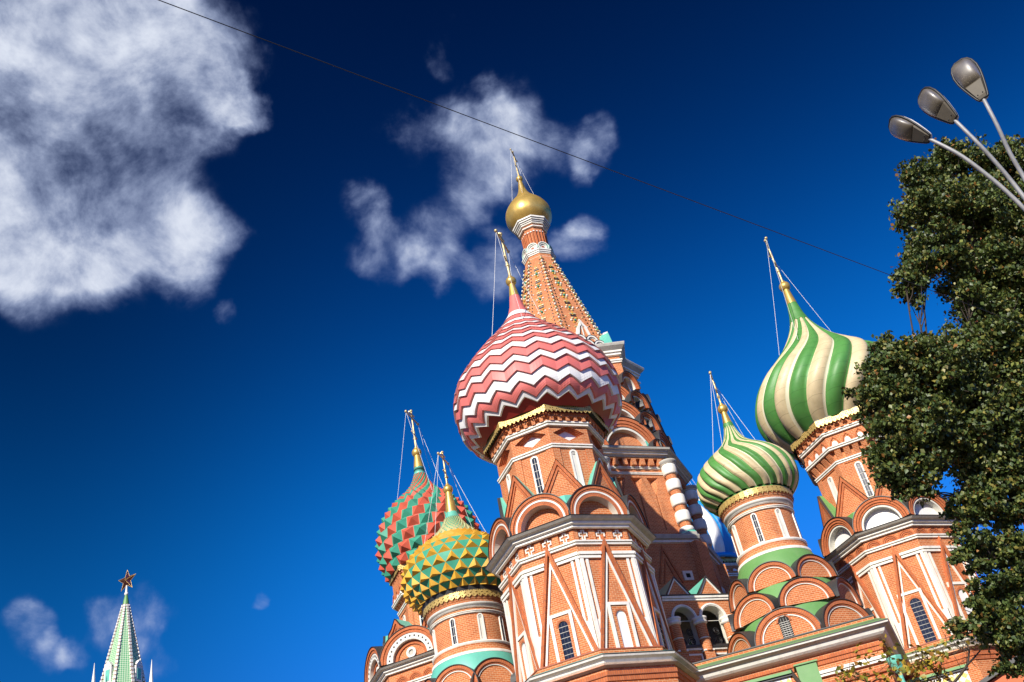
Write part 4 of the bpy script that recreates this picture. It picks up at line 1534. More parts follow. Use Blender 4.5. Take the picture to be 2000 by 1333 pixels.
    # star-shaped neck and cornice
    star_prof([(4.55, 36.2), (4.55, 38.95)], t, 'star_neck', BRICK)
    star_prof([(4.55, 38.30), (4.66, 38.32), (4.66, 38.42), (4.74, 38.44), (4.74, 38.54), (4.55, 38.56)], t, 'string_course', WHITE)
    star_prof([(4.55, 38.85), (4.75, 38.88), (4.75, 39.02), (4.88, 39.06), (4.88, 39.18), (5.20, 39.42), (5.26, 39.56), (5.26, 39.62), (3.4, 39.95)], t, 'cornice', WHITE,
              [WHITE, WHITE, WHITE, WHITE, GREY, GREY, GREY, SHEET])
    # --- tent
    tm = MB()
    zA, zB, rA, rB = 39.8, 50.15, 3.80, 1.13
    octa(tm, [(rA, zA), (rB, zB)], BRICK)

    def rt(z):
        return rA + (rB - rA) * (z - zA) / (zB - zA)
    for k in range(8):
        a = CORNERS[k]
        z = zA + 0.2
        i = 0
        while z < zB - 0.1:
            r = rt(z)
            tm.ball(((r + 0.04) * math.cos(a), (r + 0.04) * math.sin(a), z), 0.085, WHITE if i % 2 == 0 else STUDPALE, 8)
            tm.ball(((r + 0.02) * math.cos(a + 0.05 / r), (r + 0.02) * math.sin(a + 0.05 / r), z + 0.18), 0.045, SHEET, 6)  # dark bead in place of the shadow between knobs
            z += 0.36
            i += 1
        fa = FACES[k]
        nx, ny = math.cos(fa), math.sin(fa)
        z = zA + 1.2
        i = 0
        while z < zB - 0.4:
            apz = rt(z) * C22
            hwz = rt(z) * math.sin(PI / 8)

            def pt(u, zz, o=0.03):
                aa = rt(zz) * C22 + o
                return Vector((nx * aa - ny * u, ny * aa + nx * u, zz))
            # glazed bosses either side, a flower in the middle; dark boxes imitate shadow holes
            for s in (-1, 1):
                if i % 3 == 0:
                    tm.ball(pt(s * hwz * 0.55, z), 0.06, [STUDPALE, WHITE][i % 2], 6)
                tm.box(pt(s * hwz * 0.70, z + 0.1), Vector((nx, ny, 0)) * 0.05, Vector((-ny, nx, 0)) * 0.035, Vector((0, 0, 0.03)), SHEET)  # dark box standing in for a shadow hole
                tm.ball(pt(s * hwz * 0.88, z + 0.12), 0.045, [WHITE, YELLOW][i % 2], 6)
            if i % 4 == 1 and hwz > 0.5:
                for q in range(6):
                    an = PI * q / 3
                    tm.ball(pt(0.17 * hwz * 1.5 * math.cos(an), z + 0.20 * math.sin(an) * 1.3), 0.085, [WHITE, YELLOW, STUDPALE][q % 3], 6)
                tm.ball(pt(0, z, 0.06), 0.09, TEAL, 8)
                tm.box(pt(0, z + 0.48), Vector((nx, ny, 0)) * 0.03, Vector((-ny, nx, 0)) * 0.20, Vector((0, 0, 0.045)), SHEET)  # dark bar, shadow put in as a solid
            elif i % 4 == 3:
                tm.box(pt(0, z), Vector((nx, ny, 0)) * 0.04, Vector((-ny, nx, 0)) * hwz * 0.22, Vector((0, 0, 0.03)), STUDPALE)
                tm.box(pt(0, z), Vector((nx, ny, 0)) * 0.04, Vector((-ny, nx, 0)) * 0.03, Vector((0, 0, 0.20)), YELLOW)
            z += 0.34
            i += 1
    tag(tm.build('tent_spire', t), 'brick tent spire dotted with glazed bosses and painted shadow spots')
    # little stacks of white arches round the foot of the tent
    am = MB()
    o = rt(40.2) * C22 + 0.35

    def little(u, z, r, oo):
        am.arc(u, z, r * 0.72, r, oo - 0.45, oo, WHITE, 12)
        am.arc(u, z, r, r + 0.03, oo - 0.45, oo + 0.02, SHEET, 12)
        am.arc(u, z, r * 0.52, r * 0.62, oo - 0.3, oo - 0.06, WHITE, 12)
        am.face([(u + r * 0.75 * math.cos(PI * i / 10), z + r * 0.75 * math.sin(PI * i / 10)) for i in range(11)], oo - 0.10, BRICK)
    for u in (-0.85, 0.0, 0.85):
        little(u, 39.95, 0.42, o)
    for u in (-0.43, 0.43):
        little(u, 40.42, 0.42, o - 0.12)
    lp = ogee_loop(0.46, 40.85, 42.05)
    am.strip(lp, 0.15, o - 0.6, o - 0.25, WHITE)
    am.face(lp, o - 0.35, BRICK)
    am.strip([(0, 40.85), (0, 41.8)], 0.07, o - 0.35, o - 0.30, WHITE)
    am.rect(-1.27, 1.27, 39.75, 39.97, o - 0.6, o, WHITE)
    tag(am.build('arch_stack', t), 'stack of small white arches')
    ring(t.children[-1] if False else bpy.data.objects['arch_stack'], FACES, t)
    gm = MB()
    r0 = rt(40.0)
    gm.add([(r0 + 0.62, 0, 39.9), (r0 + 0.15, 0.5, 39.9), (r0 + 0.15, -0.5, 39.9), (rt(41.2) - 0.1, 0.0, 41.2), (r0 + 0.45, 0, 41.0)],
           [[0, 1, 4], [0, 4, 2], [4, 1, 3], [4, 3, 2]], TURQ)
    ring(gm.build('roof_gablet', t), CORNERS, t)
    # --- lantern
    lm = MB()
    octa(lm, [(1.15, 50.0), (1.12, 50.5), (0.86, 51.0), (0.92, 52.9), (1.10, 53.4)], BRICK)
    for k in range(8):
        for s in (-0.24, 0.0, 0.24):
            a = FACES[k]
            d = 0.93 * C22
            x, y = d * math.cos(a) - s * math.sin(a), d * math.sin(a) + s * math.cos(a)
            lm.tube([(x, y, 51.3), (x * 1.03, y * 1.03, 52.75)], 0.06, BRICK2, 6)
    lm.build('lantern', t)
    cornice('cornice', [(1.10, 49.95), (1.16, 49.98), (1.16, 50.05), (1.10, 50.08), (1.10, 50.3), (1.18, 50.32), (1.18, 50.42), (1.24, 50.44), (1.24, 50.54), (1.30, 50.58), (1.30, 50.68), (1.0, 50.74)], WHITE, t,
            mats=[WHITE, WHITE, WHITE, BRICK, GREY, WHITE, GREY, WHITE, GREY, WHITE, SHEET])
    lk = MB()
    lo = 1.22 * C22
    lk.arc(0, 50.98, 0.36, 0.44, lo - 0.4, lo, WHITE, 20, -0.5, PI + 0.5, edge=TURQ)
    lk.arc(0, 50.98, 0.25, 0.32, lo - 0.3, lo - 0.05, WHITE, 20, -0.5, PI + 0.5)
    lk.rect(-0.43, 0.43, 50.66, 50.85, lo - 0.3, lo - 0.06, WHITE)
    lk.face([(0.36 * math.cos(2 * PI * i / 20), 50.98 + 0.36 * math.sin(2 * PI * i / 20)) for i in range(20)], lo - 0.12, CREAM)
    lk.face([(0.13 * math.cos(2 * PI * i / 16), 50.95 + 0.13 * math.sin(2 * PI * i / 16)) for i in range(16)], lo - 0.11, RUST)
    ring(lk.build('lantern_kokoshnik', t), FACES, t)
    cornice('string_course', [(0.90, 52.62), (0.98, 52.64), (0.98, 52.72), (0.93, 52.74)], WHITE, t)
    cornice('string_course', [(0.98, 53.05), (1.10, 53.07), (1.10, 53.16), (1.02, 53.18)], WHITE, t)
    cornice('cornice', [(1.05, 53.32), (1.18, 53.34), (1.18, 53.44), (1.26, 53.46), (1.26, 53.56), (1.36, 53.58), (1.36, 53.68), (1.45, 53.72), (1.45, 53.86), (1.0, 53.9)], WHITE, t,
            mats=[WHITE, WHITE, GREY, WHITE, GREY, WHITE, GREY, WHITE, SHEET])
    zs = [53.88, 54.1, 54.5, 54.85, 55.3, 55.9, 56.5, 57.0, 57.6, 58.3]
    rs = [1.32, 1.52, 1.74, 1.79, 1.74, 1.46, 1.02, .64, .36, .22]
    gore_dome(zs, rs, 12, lambda z: 0.0, GOLD, GOLD, None, 0.008, t, 'small golden onion dome on the tip of the tent spire', rows=40)
    finial(t, 58.3, 59.01, 62.1, 0.225, 0.28, 0.75, 61.7, 1.0, 56.6, [(1, -175), (1, -95), (-1, 15), (-1, 60)])
    return t


tC = central_tower()


# ------------------------------------------------------------------ loggia between the towers
def loggia():
    c = Vector((6.34 * 0.952, 51.6 * 0.952, EYE * 0.048))
    a = R(-63)
    mb = MB()
    # wall with two arches
    A1 = arch_loop(-0.93, 17.35, 0.60, 18.75, 14)
    A2 = arch_loop(0.75, 17.35, 0.66, 18.72, 14)
    outer = [(-1.95, 16.0), (1.95, 16.0), (1.95, 20.0), (-1.95, 20.0)]
    mb.face(outer, 0, BRICK, [A1, A2])
    for lp in (A1, A2):
        mb.sides(lp, -0.55, 0, CREAM)
    mb.rect(-1.95, 1.95, 13.0, 16.0, -0.5, 0, BRICK)
    # the vaulted room behind
    room = [(-2.4, 17.2), (2.4, 17.2), (2.4, 19.75), (-2.4, 19.75)]
    mb.face(room, -2.2, FRESCO)
    mb.sides(room, -2.2, -0.56, FRESCO)
    o = mb.build('loggia', cathedral, c - CEN, a)
    o.scale = (0.952, 0.952, 0.952)
    tag(o, 'small open loggia with two round arches between the towers')
    for (u, w, z) in ((-0.93, 0.60, 18.75), (0.75, 0.66, 18.72)):
        am = MB()
        am.arc(u, z, w * 1.0, w * 1.22, -0.02, 0.07, WHITE, 18)
        am.arc(u, z, w * 1.07, w * 1.13, 0.06, 0.10, WHITE, 18)
        am.build('arch_moulding', o)
    for u in (-0.19, 1.45, -1.68):
        cm = MB()
        cm.lathe([(0.27, 17.0), (0.27, 18.40)], BRICK, 24, c=(0.12, u))
        cm.lathe([(0.27, 18.36), (0.36, 18.42), (0.36, 18.50), (0.31, 18.53), (0.38, 18.60), (0.40, 18.70), (0.1, 18.72)], WHITE, 24, c=(0.12, u))
        cm.lathe([(0.27, 17.62), (0.30, 17.65), (0.27, 17.68)], CREAM, 24, c=(0.12, u))
        cm.rect(u - 0.26, u + 0.26, 14.5, 17.0, -0.3, 0.30, BRICK)
        cm.rect(u - 0.28, u + 0.28, 17.0, 17.08, -0.3, 0.33, WHITE)
        cm.build('column', o)
    for (ua, ub) in ((-1.42, -0.46), (0.10, 1.18)):
        pm = MB()
        pm.rect(ua, ub, 17.22, 17.36, -0.3, 0.16, SHEET)
        pm.rect(ua, ub, 17.12, 17.22, -0.3, 0.10, WHITE)
        pm.strip([(ua + 0.08, 15.5), (ua + 0.08, 16.9), (ub - 0.08, 16.9), (ub - 0.08, 15.5)], 0.08, 0, 0.06, WHITE)
        pm.build('parapet', o)
    cm = MB()
    cm.rect(-1.95, 1.95, 19.68, 19.78, -0.1, 0.07, WHITE)
    cm.rect(-1.95, 1.95, 19.80, 19.92, -0.1, 0.12, WHITE)
    cm.rect(-1.95, 1.95, 19.94, 19.98, -0.1, 0.16, SHEET)
    cm.build('cornice', o)
    for u in (-0.94, 0.94):
        gm = MB()
        lp = [(u - 0.68, 19.97), (u, 20.95), (u + 0.68, 19.97)]
        gm.face(lp, 0.02, BRICK)
        gm.strip([(u - 0.62, 19.99), (u, 20.86), (u + 0.62, 19.99)], 0.08, 0.0, 0.07, WHITE)
        gm.strip([(u - 0.70, 19.98), (u, 20.96), (u + 0.70, 19.98)], 0.05, 0.0, 0.12, SHEET)
        gm.build('pointed_gable', o)
    rm = MB()
    for (ua, um, ub) in ((-1.70, -0.94, -0.12), (0.12, 0.94, 1.70)):
        vs = [(0.0, ua, 19.97), (0.0, um, 20.95), (0.0, ub, 19.97), (-2.6, ua, 20.0), (-2.6, um, 20.95), (-2.6, ub, 20.0)]
        rm.add(vs, [[0, 1, 4, 3], [1, 2, 5, 4]], TURQ)
    rm.add([(0, -0.20, 19.985), (0, 0.20, 19.985), (-2.6, 0.20, 20.25), (-2.6, -0.20, 20.25)], [[0, 1, 2, 3]], TURQ)
    rm.add([(0, 1.6, 19.985), (0, 2.6, 19.985), (-2.6, 2.6, 20.6), (-2.6, 1.6, 20.6)], [[0, 1, 2, 3]], TURQ)
    rm.build('roof', o)
    # wrought-iron scrolls and a painted shrine standing inside
    sm = MB()
    for (u0, s) in ((-1.15, 1), (-0.55, -1), (0.45, 1), (1.0, -1)):
        for (cz, r0) in ((17.75, 0.26), (18.25, 0.20)):
            pts = []
            for i in range(26):
                t = i / 25
                an = s * (t * 4.2 * PI) + cz
                r = r0 * (1 - 0.75 * t)
                pts.append((-0.45, u0 + r * math.cos(an), cz + r * math.sin(an)))
            sm.tube(pts, 0.022, IRON, 5)
    for u in (-1.45, -0.95, -0.45, 0.15, 0.75, 1.35):
        sm.tube([(-0.45, u, 17.3), (-0.45, u, 17.85)], 0.016, IRON, 5)
    sm.build('iron_scrollwork', o)
    fm = MB()
    for (u, w, zt) in ((-0.72, 0.42, 18.15), (0.62, 0.30, 18.35)):
        fm.slab(ogee_loop(w, 17.3, zt), -1.6, -1.5, CREAM)
        fm.strip(ogee_loop(w * 0.7, 17.35, zt - 0.2), 0.05, -1.5, -1.47, GREEN)
    fm.build('painted_panel', o)
    tm = MB()
    tm.tube([(-0.3, -1.5, 18.75), (-0.3, -0.36, 18.75)], 0.02, CREAM, 5)
    tm.tube([(-0.3, 0.12, 18.72), (-0.3, 1.38, 18.72)], 0.02, CREAM, 5)
    tm.build('tie_rod', o)
    return o


loggia()


# ------------------------------------------------------------------ the storey under the small green chapel, and the galleries
def flank():
    """closed walls between the towers down to the ground, and the long green eaves in front"""
    A = Vector((3.9, 46.28, 0))
    B = Vector((12.52, 44.70, 0))
    Cc = Vector((15.25, 53.2, 0))
    c = SE_C
    dAB = (B - A).normalized()
    nAB = Vector((dAB.y, -dAB.x, 0))
    dBC = (Cc - B).normalized()
    nBC = Vector((dBC.y, -dBC.x, 0))
    zt = 15.04

    def off(o):
        """the three corners pushed out by o"""
        k = o / (1 + nAB.dot(nBC))
        return [A + nAB * o, B + (nAB + nBC) * k, Cc + nBC * o]

    def run(mb, prof, mats):
        for j in range(len(prof) - 1):
            p, q = off(prof[j][0]), off(prof[j + 1][0])
            for i in (0, 1):
                mb.poly([(p[i].x - c.x, p[i].y - c.y, prof[j][1]), (p[i + 1].x - c.x, p[i + 1].y - c.y, prof[j][1]),
                         (q[i + 1].x - c.x, q[i + 1].y - c.y, prof[j + 1][1]), (q[i].x - c.x, q[i].y - c.y, prof[j + 1][1])], mats[j])
    mb = MB()
    run(mb, [(-0.08, zt - 0.12), (-0.08, 0.0)], [BRICK])
    p = off(-0.05)
    mb.poly([(v.x - c.x, v.y - c.y, zt - 0.12) for v in (p[0], p[1], p[2])], GREEN)
    o = tower_part('gallery', mb, c, 'lower brick gallery with long green eaves in front of the small chapel')
    em = MB()
    run(em, [(-0.3, zt + 0.03), (0.12, zt), (0.12, zt - 0.05), (0.08, zt - 0.06), (0.08, zt - 0.17), (0.12, zt - 0.18), (0.36, zt - 0.30), (0.36, zt - 0.33), (0.38, zt - 0.335), (0.62, zt - 0.45), (0.62, zt - 0.49)],
        [SHEET, SHEET, SHEET, BRICK, SHEET, GREEN, SHEET, SHEET, GREEN, SHEET])
    em.build('eaves_roof', o)
    cm = MB()
    run(cm, [(0.60, zt - 0.50), (0.58, zt - 0.56), (0.40, zt - 0.64), (0.36, zt - 0.68), (0.30, zt - 0.80), (0.20, zt - 0.88), (0.06, zt - 0.94), (-0.08, zt - 0.98)], [WHITE, GREY, GREY, WHITE, WHITE, CREAM, GREY])
    cm.build('eaves_cornice', o)
    dm = MB()
    run(dm, [(-0.08, zt - 1.10), (0.03, zt - 1.12), (0.03, zt - 1.24), (-0.02, zt - 1.26), (-0.02, zt - 1.42), (-0.08, zt - 1.44)], [BRICK2, BRICK2, BRICK2, BRICK2, BRICK2])
    dm.build('dentil_course', o)
    # white string and blind arches on the right part of the wall
    ang = math.atan2(nAB.y, nAB.x)

    def place(m2, name, u, ap=0.0):
        q = A.lerp(B, u)
        k = m2.build(name, o, (q.x - c.x, q.y - c.y, 0), ang)
        return k
    s2 = MB()
    s2.rect(-1.45, 1.42, 13.12, 13.20, -0.1, 0.06, WHITE)
    s2.rect(-1.45, 1.42, 13.23, 13.36, -0.1, 0.11, WHITE)
    s2.rect(-1.45, 1.42, 12.72, 12.90, -0.1, 0.03, BRICK2)
    place(s2, 'string_course', 0.835)
    for (u, zc, r) in ((0.80, 11.9, 0.52), (0.92, 11.95, 0.60)):
        am = MB()
        am.arc(0, zc, r * 0.86, r, -0.1, 0.16, BRICK2, 18)
        am.arc(0, zc, r * 0.66, r * 0.84, -0.1, 0.08, BRICK2, 18)
        am.face([(r * 0.68 * math.cos(PI * i / 14), zc + r * 0.68 * math.sin(PI * i / 14)) for i in range(15)], 0.0, BRICK)
        place(am, 'blind_arch', u)
    # turquoise rain hopper at the corner
    hm = MB()
    hb = off(0.25)[1]
    hx, hy = hb.x - c.x, hb.y - c.y
    hm.lathe([(0.12, 12.45), (0.16, 12.5), (0.30, 12.85), (0.34, 13.05), (0.34, 13.1), (0.05, 13.12)], TURQ, 8, c=(hx, hy), smooth=False)
    hm.tube([(hx, hy, 12.5), (hx, hy, 9.0)], 0.09, TURQ, 10)
    hm.build('rain_hopper', o)
    return o


flank()
# connecting brick mass behind the front towers
mm = MB()
for (p, q) in ((S_C, CEN), (E_C, CEN), (W_C, CEN), (N_C, CEN), (SW_C, CEN), (SE_C, CEN)):
    d = (q - p).normalized()
    s = Vector((-d.y, d.x, 0)) * 2.2
    m2 = (p + q) / 2 - CEN
    h = (q - p) / 2
    mm.box((m2.x, m2.y, 6.6), h * 0.98, s, (0, 0, 6.6 + 0.01 * (p.x % 1)), BRICK)
tower_part('inner_gallery_wall', mm, CEN, None)


# ------------------------------------------------------------------ porch roofs along the bottom edge
def porch(p0, p1, z, back, parent_loc, label, horn=False):
    d = (p1 - p0)
    L = d.length
    ang = math.atan2(d.y, d.x) - PI / 2          # local +Y runs from p0 to p1, +X faces the camera side
    mb = MB()
    mb.rect(0, L, 2.5, z - 0.75, -back, -0.25, BRICK)
    o = mb.build('porch', cathedral, (p0.x - CEN.x, p0.y - CEN.y, 0), ang)
    tag(o, label)
    rm = MB()
    rm.add([(0.25, -0.1, z), (0.25, L + 0.1, z), (-back, L + 0.1, z + back * 0.16), (-back, -0.1, z + back * 0.16)], [[0, 1, 2, 3]], GREEN)
    rm.rect(-0.1, L + 0.1, z - 0.12, z - 0.004, -0.2, 0.25, GREEN)
    rm.rect(-0.1, L + 0.1, z - 0.20, z - 0.125, -0.2, 0.18, SHEET)
    rm.build('roof', o)
    fm = MB()
    fm.rect(0, L, z - 0.75, z - 0.205, -0.22, 0.08, TILE)
    fm.build('tile_frieze', o)
    if horn:
        hm = MB()
        hm.box((-0.35, L + 0.72, z - 0.30), (0.42, 0, 0), (0, 0.40, 0), (0, 0, 0.42), GREEN)
        hm.box((-0.35, L + 0.72, z + 0.15), (0.48, 0, 0), (0, 0.47, 0), (0, 0, 0.03), GREEN)
        hm.tube([(0.10, L + 0.05, z + 0.05), (0.12, L + 0.20, z - 0.35), (0.15, L + 0.45, z - 1.0)], 0.08, BARK, 8)
        hm.build('dormer', o)
    return o


pA = at(1400, 1360, 42.5)
pB = at(1540, 1313, 42.5)
porch(Vector((pA.x, pA.y, 0)), Vector((pB.x, pB.y, 0)), pB.z, 2.6, None, 'green roofed porch with a glazed tile frieze under the eaves, left of the small tree', True)
pC = at(1690, 1352, 50.5)
pD = at(1884, 1300, 50.5)
porch(Vector((pC.x, pC.y, 0)), Vector((pD.x, pD.y, 0)), pD.z, 1.6, None, 'green roofed porch with a yellow tile frieze at the foot of the large tower')


# ------------------------------------------------------------------ ground
def ground_mat():
    m = mat('cobbles', (0.11, 0.09, 0.07), 0.85, var=0.2, vscale=0.4)
    nt = m.node_tree
    b = nt.nodes['Principled BSDF']
    tc = nt.nodes.new('ShaderNodeTexCoord')
    v = nt.nodes.new('ShaderNodeTexVoronoi')
    v.feature = 'DISTANCE_TO_EDGE'
    v.inputs['Scale'].default_value = 5.0
    nt.links.new(tc.outputs['Object'], v.inputs['Vector'])
    bp = nt.nodes.new('ShaderNodeBump')
    bp.inputs['Distance'].default_value = 0.03
    nt.links.new(v.outputs['Distance'], bp.inputs['Height'])
    nt.links.new(bp.outputs[0], b.inputs['Normal'])
    return m


gm = MB()
gm.add([(-6000, -6000, 0), (6000, -6000, 0), (6000, 6000, 0), (-6000, 6000, 0)], [[0, 1, 2, 3]], ground_mat())
tag(gm.build('ground'), kind='structure')


# ------------------------------------------------------------------ far fortress tower with its star
def fortress_tower():
    c = base_at(-24.36, 155)
    t = empty('fortress_tower', c, 'slim green tiled spire topped by a dark red star, low on the left', 'tower')
    mb = MB()
    mb.box((0, 0, 18), (7, 0, 0), (0, 7, 0), (0, 0, 18), BRICK)
    mb.box((0, 0, 40), (5, 0, 0), (0, 5, 0), (0, 0, 4.2), BRICK)
    octa(mb, [(4.4, 44), (4.4, 53.2), (4.7, 53.4), (4.7, 54.0), (3.9, 54.2)], BRICK)
    mb.build('tower_body', t)
    zA, zB, rA, rB = 54.0, 68.4, 3.55, 0.42
    sm = MB()
    octa(sm, [(rA, zA), (rB, zB)], SPIRETILE)
    sm.build('spire', t)
    rm = MB()
    for k in range(8):
        a = CORNERS[k]
        z = zA
        i = 0
        while z < zB - 0.2:
            r = rA + (rB - rA) * (z - zA) / (zB - zA)
            s = 0.13 + 0.08 * (r / rA)
            x = Vector((math.cos(a), math.sin(a), 0))
            y = Vector((-math.sin(a), math.cos(a), 0))
            rm.box(x * (r + 0.02) + Vector((0, 0, z)), x * s * 0.9, y * s, (0, 0, s * 1.05), WHITE if i % 3 else CREAM)
            rm.box(x * (r + 0.0) + Vector((0, 0, z + s * 1.35)), x * s * 0.55, y * s * 0.75, (0, 0, s * 0.3), RUST)
            z += s * 3.1
            i += 1
    rm.build('rib_stones', t)
    dm = MB()
    r = rA + (rB - rA) * (57.4 - zA) / (zB - zA)
    apd = r * C22
    dm.rect(-0.62, 0.62, 56.0, 58.3, apd - 0.5, apd + 0.35, WHITE)
    dm.rect(-0.36, 0.36, 56.3, 57.9, apd + 0.30, apd + 0.40, TURQ)
    dm.add([(apd + 0.4, -0.7, 58.3), (apd + 0.4, 0.7, 58.3), (apd + 0.4, 0, 59.2), (apd - 0.9, 0, 59.2)], [[0, 1, 2], [0, 2, 3], [1, 3, 2]], WHITE)
    ring(dm.build('dormer', t), [FACES[k] for k in range(8) if k % 2 == 1], t)
    fm = MB()
    fm.lathe([(0.46, 68.3), (0.40, 68.9), (0.26, 69.6), (0.20, 69.9)], GREEN, 16)
    fm.ball((0, 0, 70.05), 0.30, WHITE, 16)
    fm.lathe([(0.20, 70.2), (0.12, 71.4)], CREAM, 12)
    fm.build('spire_tip', t)
    st = MB()
    ro, ri, dp = 1.75, 0.72, 0.42
    ang = R(-108)
    nx, ny = math.cos(ang), math.sin(ang)
    zc = 72.2
    P = []
    for i in range(10):
        a = PI / 2 + PI * i / 5
        q = ro if i % 2 == 0 else ri
        P.append((-ny * q * math.cos(a), nx * q * math.cos(a), zc + q * math.sin(a)))
    fr = (nx * dp, ny * dp, zc)
    bk = (-nx * dp, -ny * dp, zc)
    st.add(P + [fr, bk], [[i, (i + 1) % 10, 10] for i in range(10)] + [[(i + 1) % 10, i, 11] for i in range(10)], RUBY)
    for i in range(10):
        st.tube([P[i], P[(i + 1) % 10]], 0.022, GOLD, 5)
    for i in range(0, 10, 2):
        st.tube([P[i], fr], 0.015, GOLD, 5)
    tag(st.build('star', t), 'dark red five pointed star with gilded edges')
    for sx, sy in ((-1, -1), (1, -1), (1, 1), (-1, 1)):
        pm = MB()
        d = Vector((sx * 3.75, sy * 3.75, 0))
        w = Matrix.Rotation(R(24.36), 3, 'Z') @ d
        pm.lathe([(0.75, 50), (0.75, 52.6), (0.5, 53.0), (0.36, 54.6), (0.26, 55.6), (0.15, 56.8), (0.03, 58.4)], WHITE, 8, c=(w.x, w.y), smooth=False)
        pm.build('pinnacle', t)
    return t


RUBY = mat('ruby_glass', (0.045, 0.007, 0.007), 0.15, var=0.3, vscale=2, spec=0.8)
fortress_tower()


# ------------------------------------------------------------------ bell tower behind the big tree
def bell_tower():
    c = base_at(28.9, 49)
    t = empty('bell_tower', c, 'brick bell tower almost wholly hidden behind the big leafy tree', 'tower')
    mb = MB()
    octa(mb, [(4.0, 0), (4.0, 20), (3.6, 20.2), (3.6, 24.2)], BRICK)
    octa(mb, [(2.9, 24.6), (0.95, 30.2)], BRICK)
    octa(mb, [(0.95, 30.2), (0.85, 32.6)], BRICK)
    mb.build('tower_body', t)
    for z, r in ((20.1, 4.0), (22.2, 3.6), (24.2, 3.6), (30.3, 1.0), (32.4, 0.9)):
        cornice('cornice', moulding(z - 0.2, r - 0.05, 0.4, 0.3), WHITE, t)
    ring(kokoshnik(t, 24.6, 1.35, 3.45, 'white', back=0.9), FACES, t)
    wm = MB()
    lp = arch_loop(0, 20.8, 0.5, 21.6)
    wm.face(lp, 3.6 * C22 + 0.02, DARKIN)
    wm.arc(0, 21.6, 0.5, 0.68, 3.6 * C22 - 0.01, 3.6 * C22 + 0.08, WHITE, 14)
    ring(wm.build('bell_opening', t), FACES, t)
    mb = MB()
    mb.lathe([(0.8, 32.6), (1.05, 33.0), (1.0, 33.5), (0.5, 34.1), (0.15, 34.6), (0.05, 35.0)], GREEN, 24)
    mb.build('dome', t)


bell_tower()


# ------------------------------------------------------------------ orange house at the bottom right corner
def orange_house():
    p0 = at(1905, 1352, 30)
    p1 = at(1992, 1292, 30)
    d = Vector((p1.x - p0.x, p1.y - p0.y, 0))
    hw = d.length + 0.6
    ez, rz = p0.z, p1.z + (p1.z - p0.z) / d.length * 0.6
    ang = math.atan2(d.y, d.x) - PI / 2
    mb = MB()
    loop = [(0, 0), (2 * hw, 0), (2 * hw, ez), (hw, rz), (0, ez)]
    mb.slab(loop, -6, 0, ORANGE, back=True)
    o = mb.build('orange_house', None, (p0.x, p0.y, 0), ang)
    tag(o, 'plain orange plastered gable with a black roof edge, in the bottom right corner', 'house')
    rm = MB()
    k = (rz - ez) / hw
    e = 0.25
    for s in (0, 1):
        u0, u1 = (-e, hw) if s == 0 else (2 * hw + e, hw)
        z0 = ez - e * k
        vs = []
        for dz in (0.02, 0.13):
            vs += [(0.14, u0, z0 + dz), (0.14, u1, rz + dz), (-6.2, u1, rz + dz), (-6.2, u0, z0 + dz)]
        rm.add(vs, [[0, 1, 2, 3], [4, 5, 6, 7], [0, 1, 5, 4], [2, 3, 7, 6], [0, 3, 7, 4]], SHEET)
    rm.build('roof', o)
    wm = MB()
    wm.rect(hw - 0.5, hw + 0.5, 2.2, 3.8, -0.02, 0.06, WHITE)
    wm.rect(hw - 0.4, hw + 0.4, 2.3, 3.7, 0.05, 0.07, GLASS)
    wm.build('window', o)


orange_house()


# ------------------------------------------------------------------ trees
def leaf_mat(name, trans):
    m = bpy.data.materials.new(name)
    m.use_nodes = True
    nt = m.node_tree
    b = nt.nodes['Principled BSDF']
    b.inputs['Roughness'].default_value = 0.48
    b.inputs['Specular IOR Level'].default_value = 0.45
    at_ = nt.nodes.new('ShaderNodeAttribute')
    at_.attribute_name = 'leaf_colour'
    nt.links.new(at_.outputs['Color'], b.inputs['Base Color'])
    tr = nt.nodes.new('ShaderNodeBsdfTranslucent')
    nt.links.new(at_.outputs['Color'], tr.inputs['Color'])
    mx = nt.nodes.new('ShaderNodeMixShader')
    mx.inputs[0].default_value = trans
    nt.links.new(b.outputs[0], mx.inputs[1])
    nt.links.new(tr.outputs[0], mx.inputs[2])
    nt.links.new(mx.outputs[0], nt.nodes['Material Output'].inputs['Surface'])
    return m


LEAF = leaf_mat('leaves', 0.14)


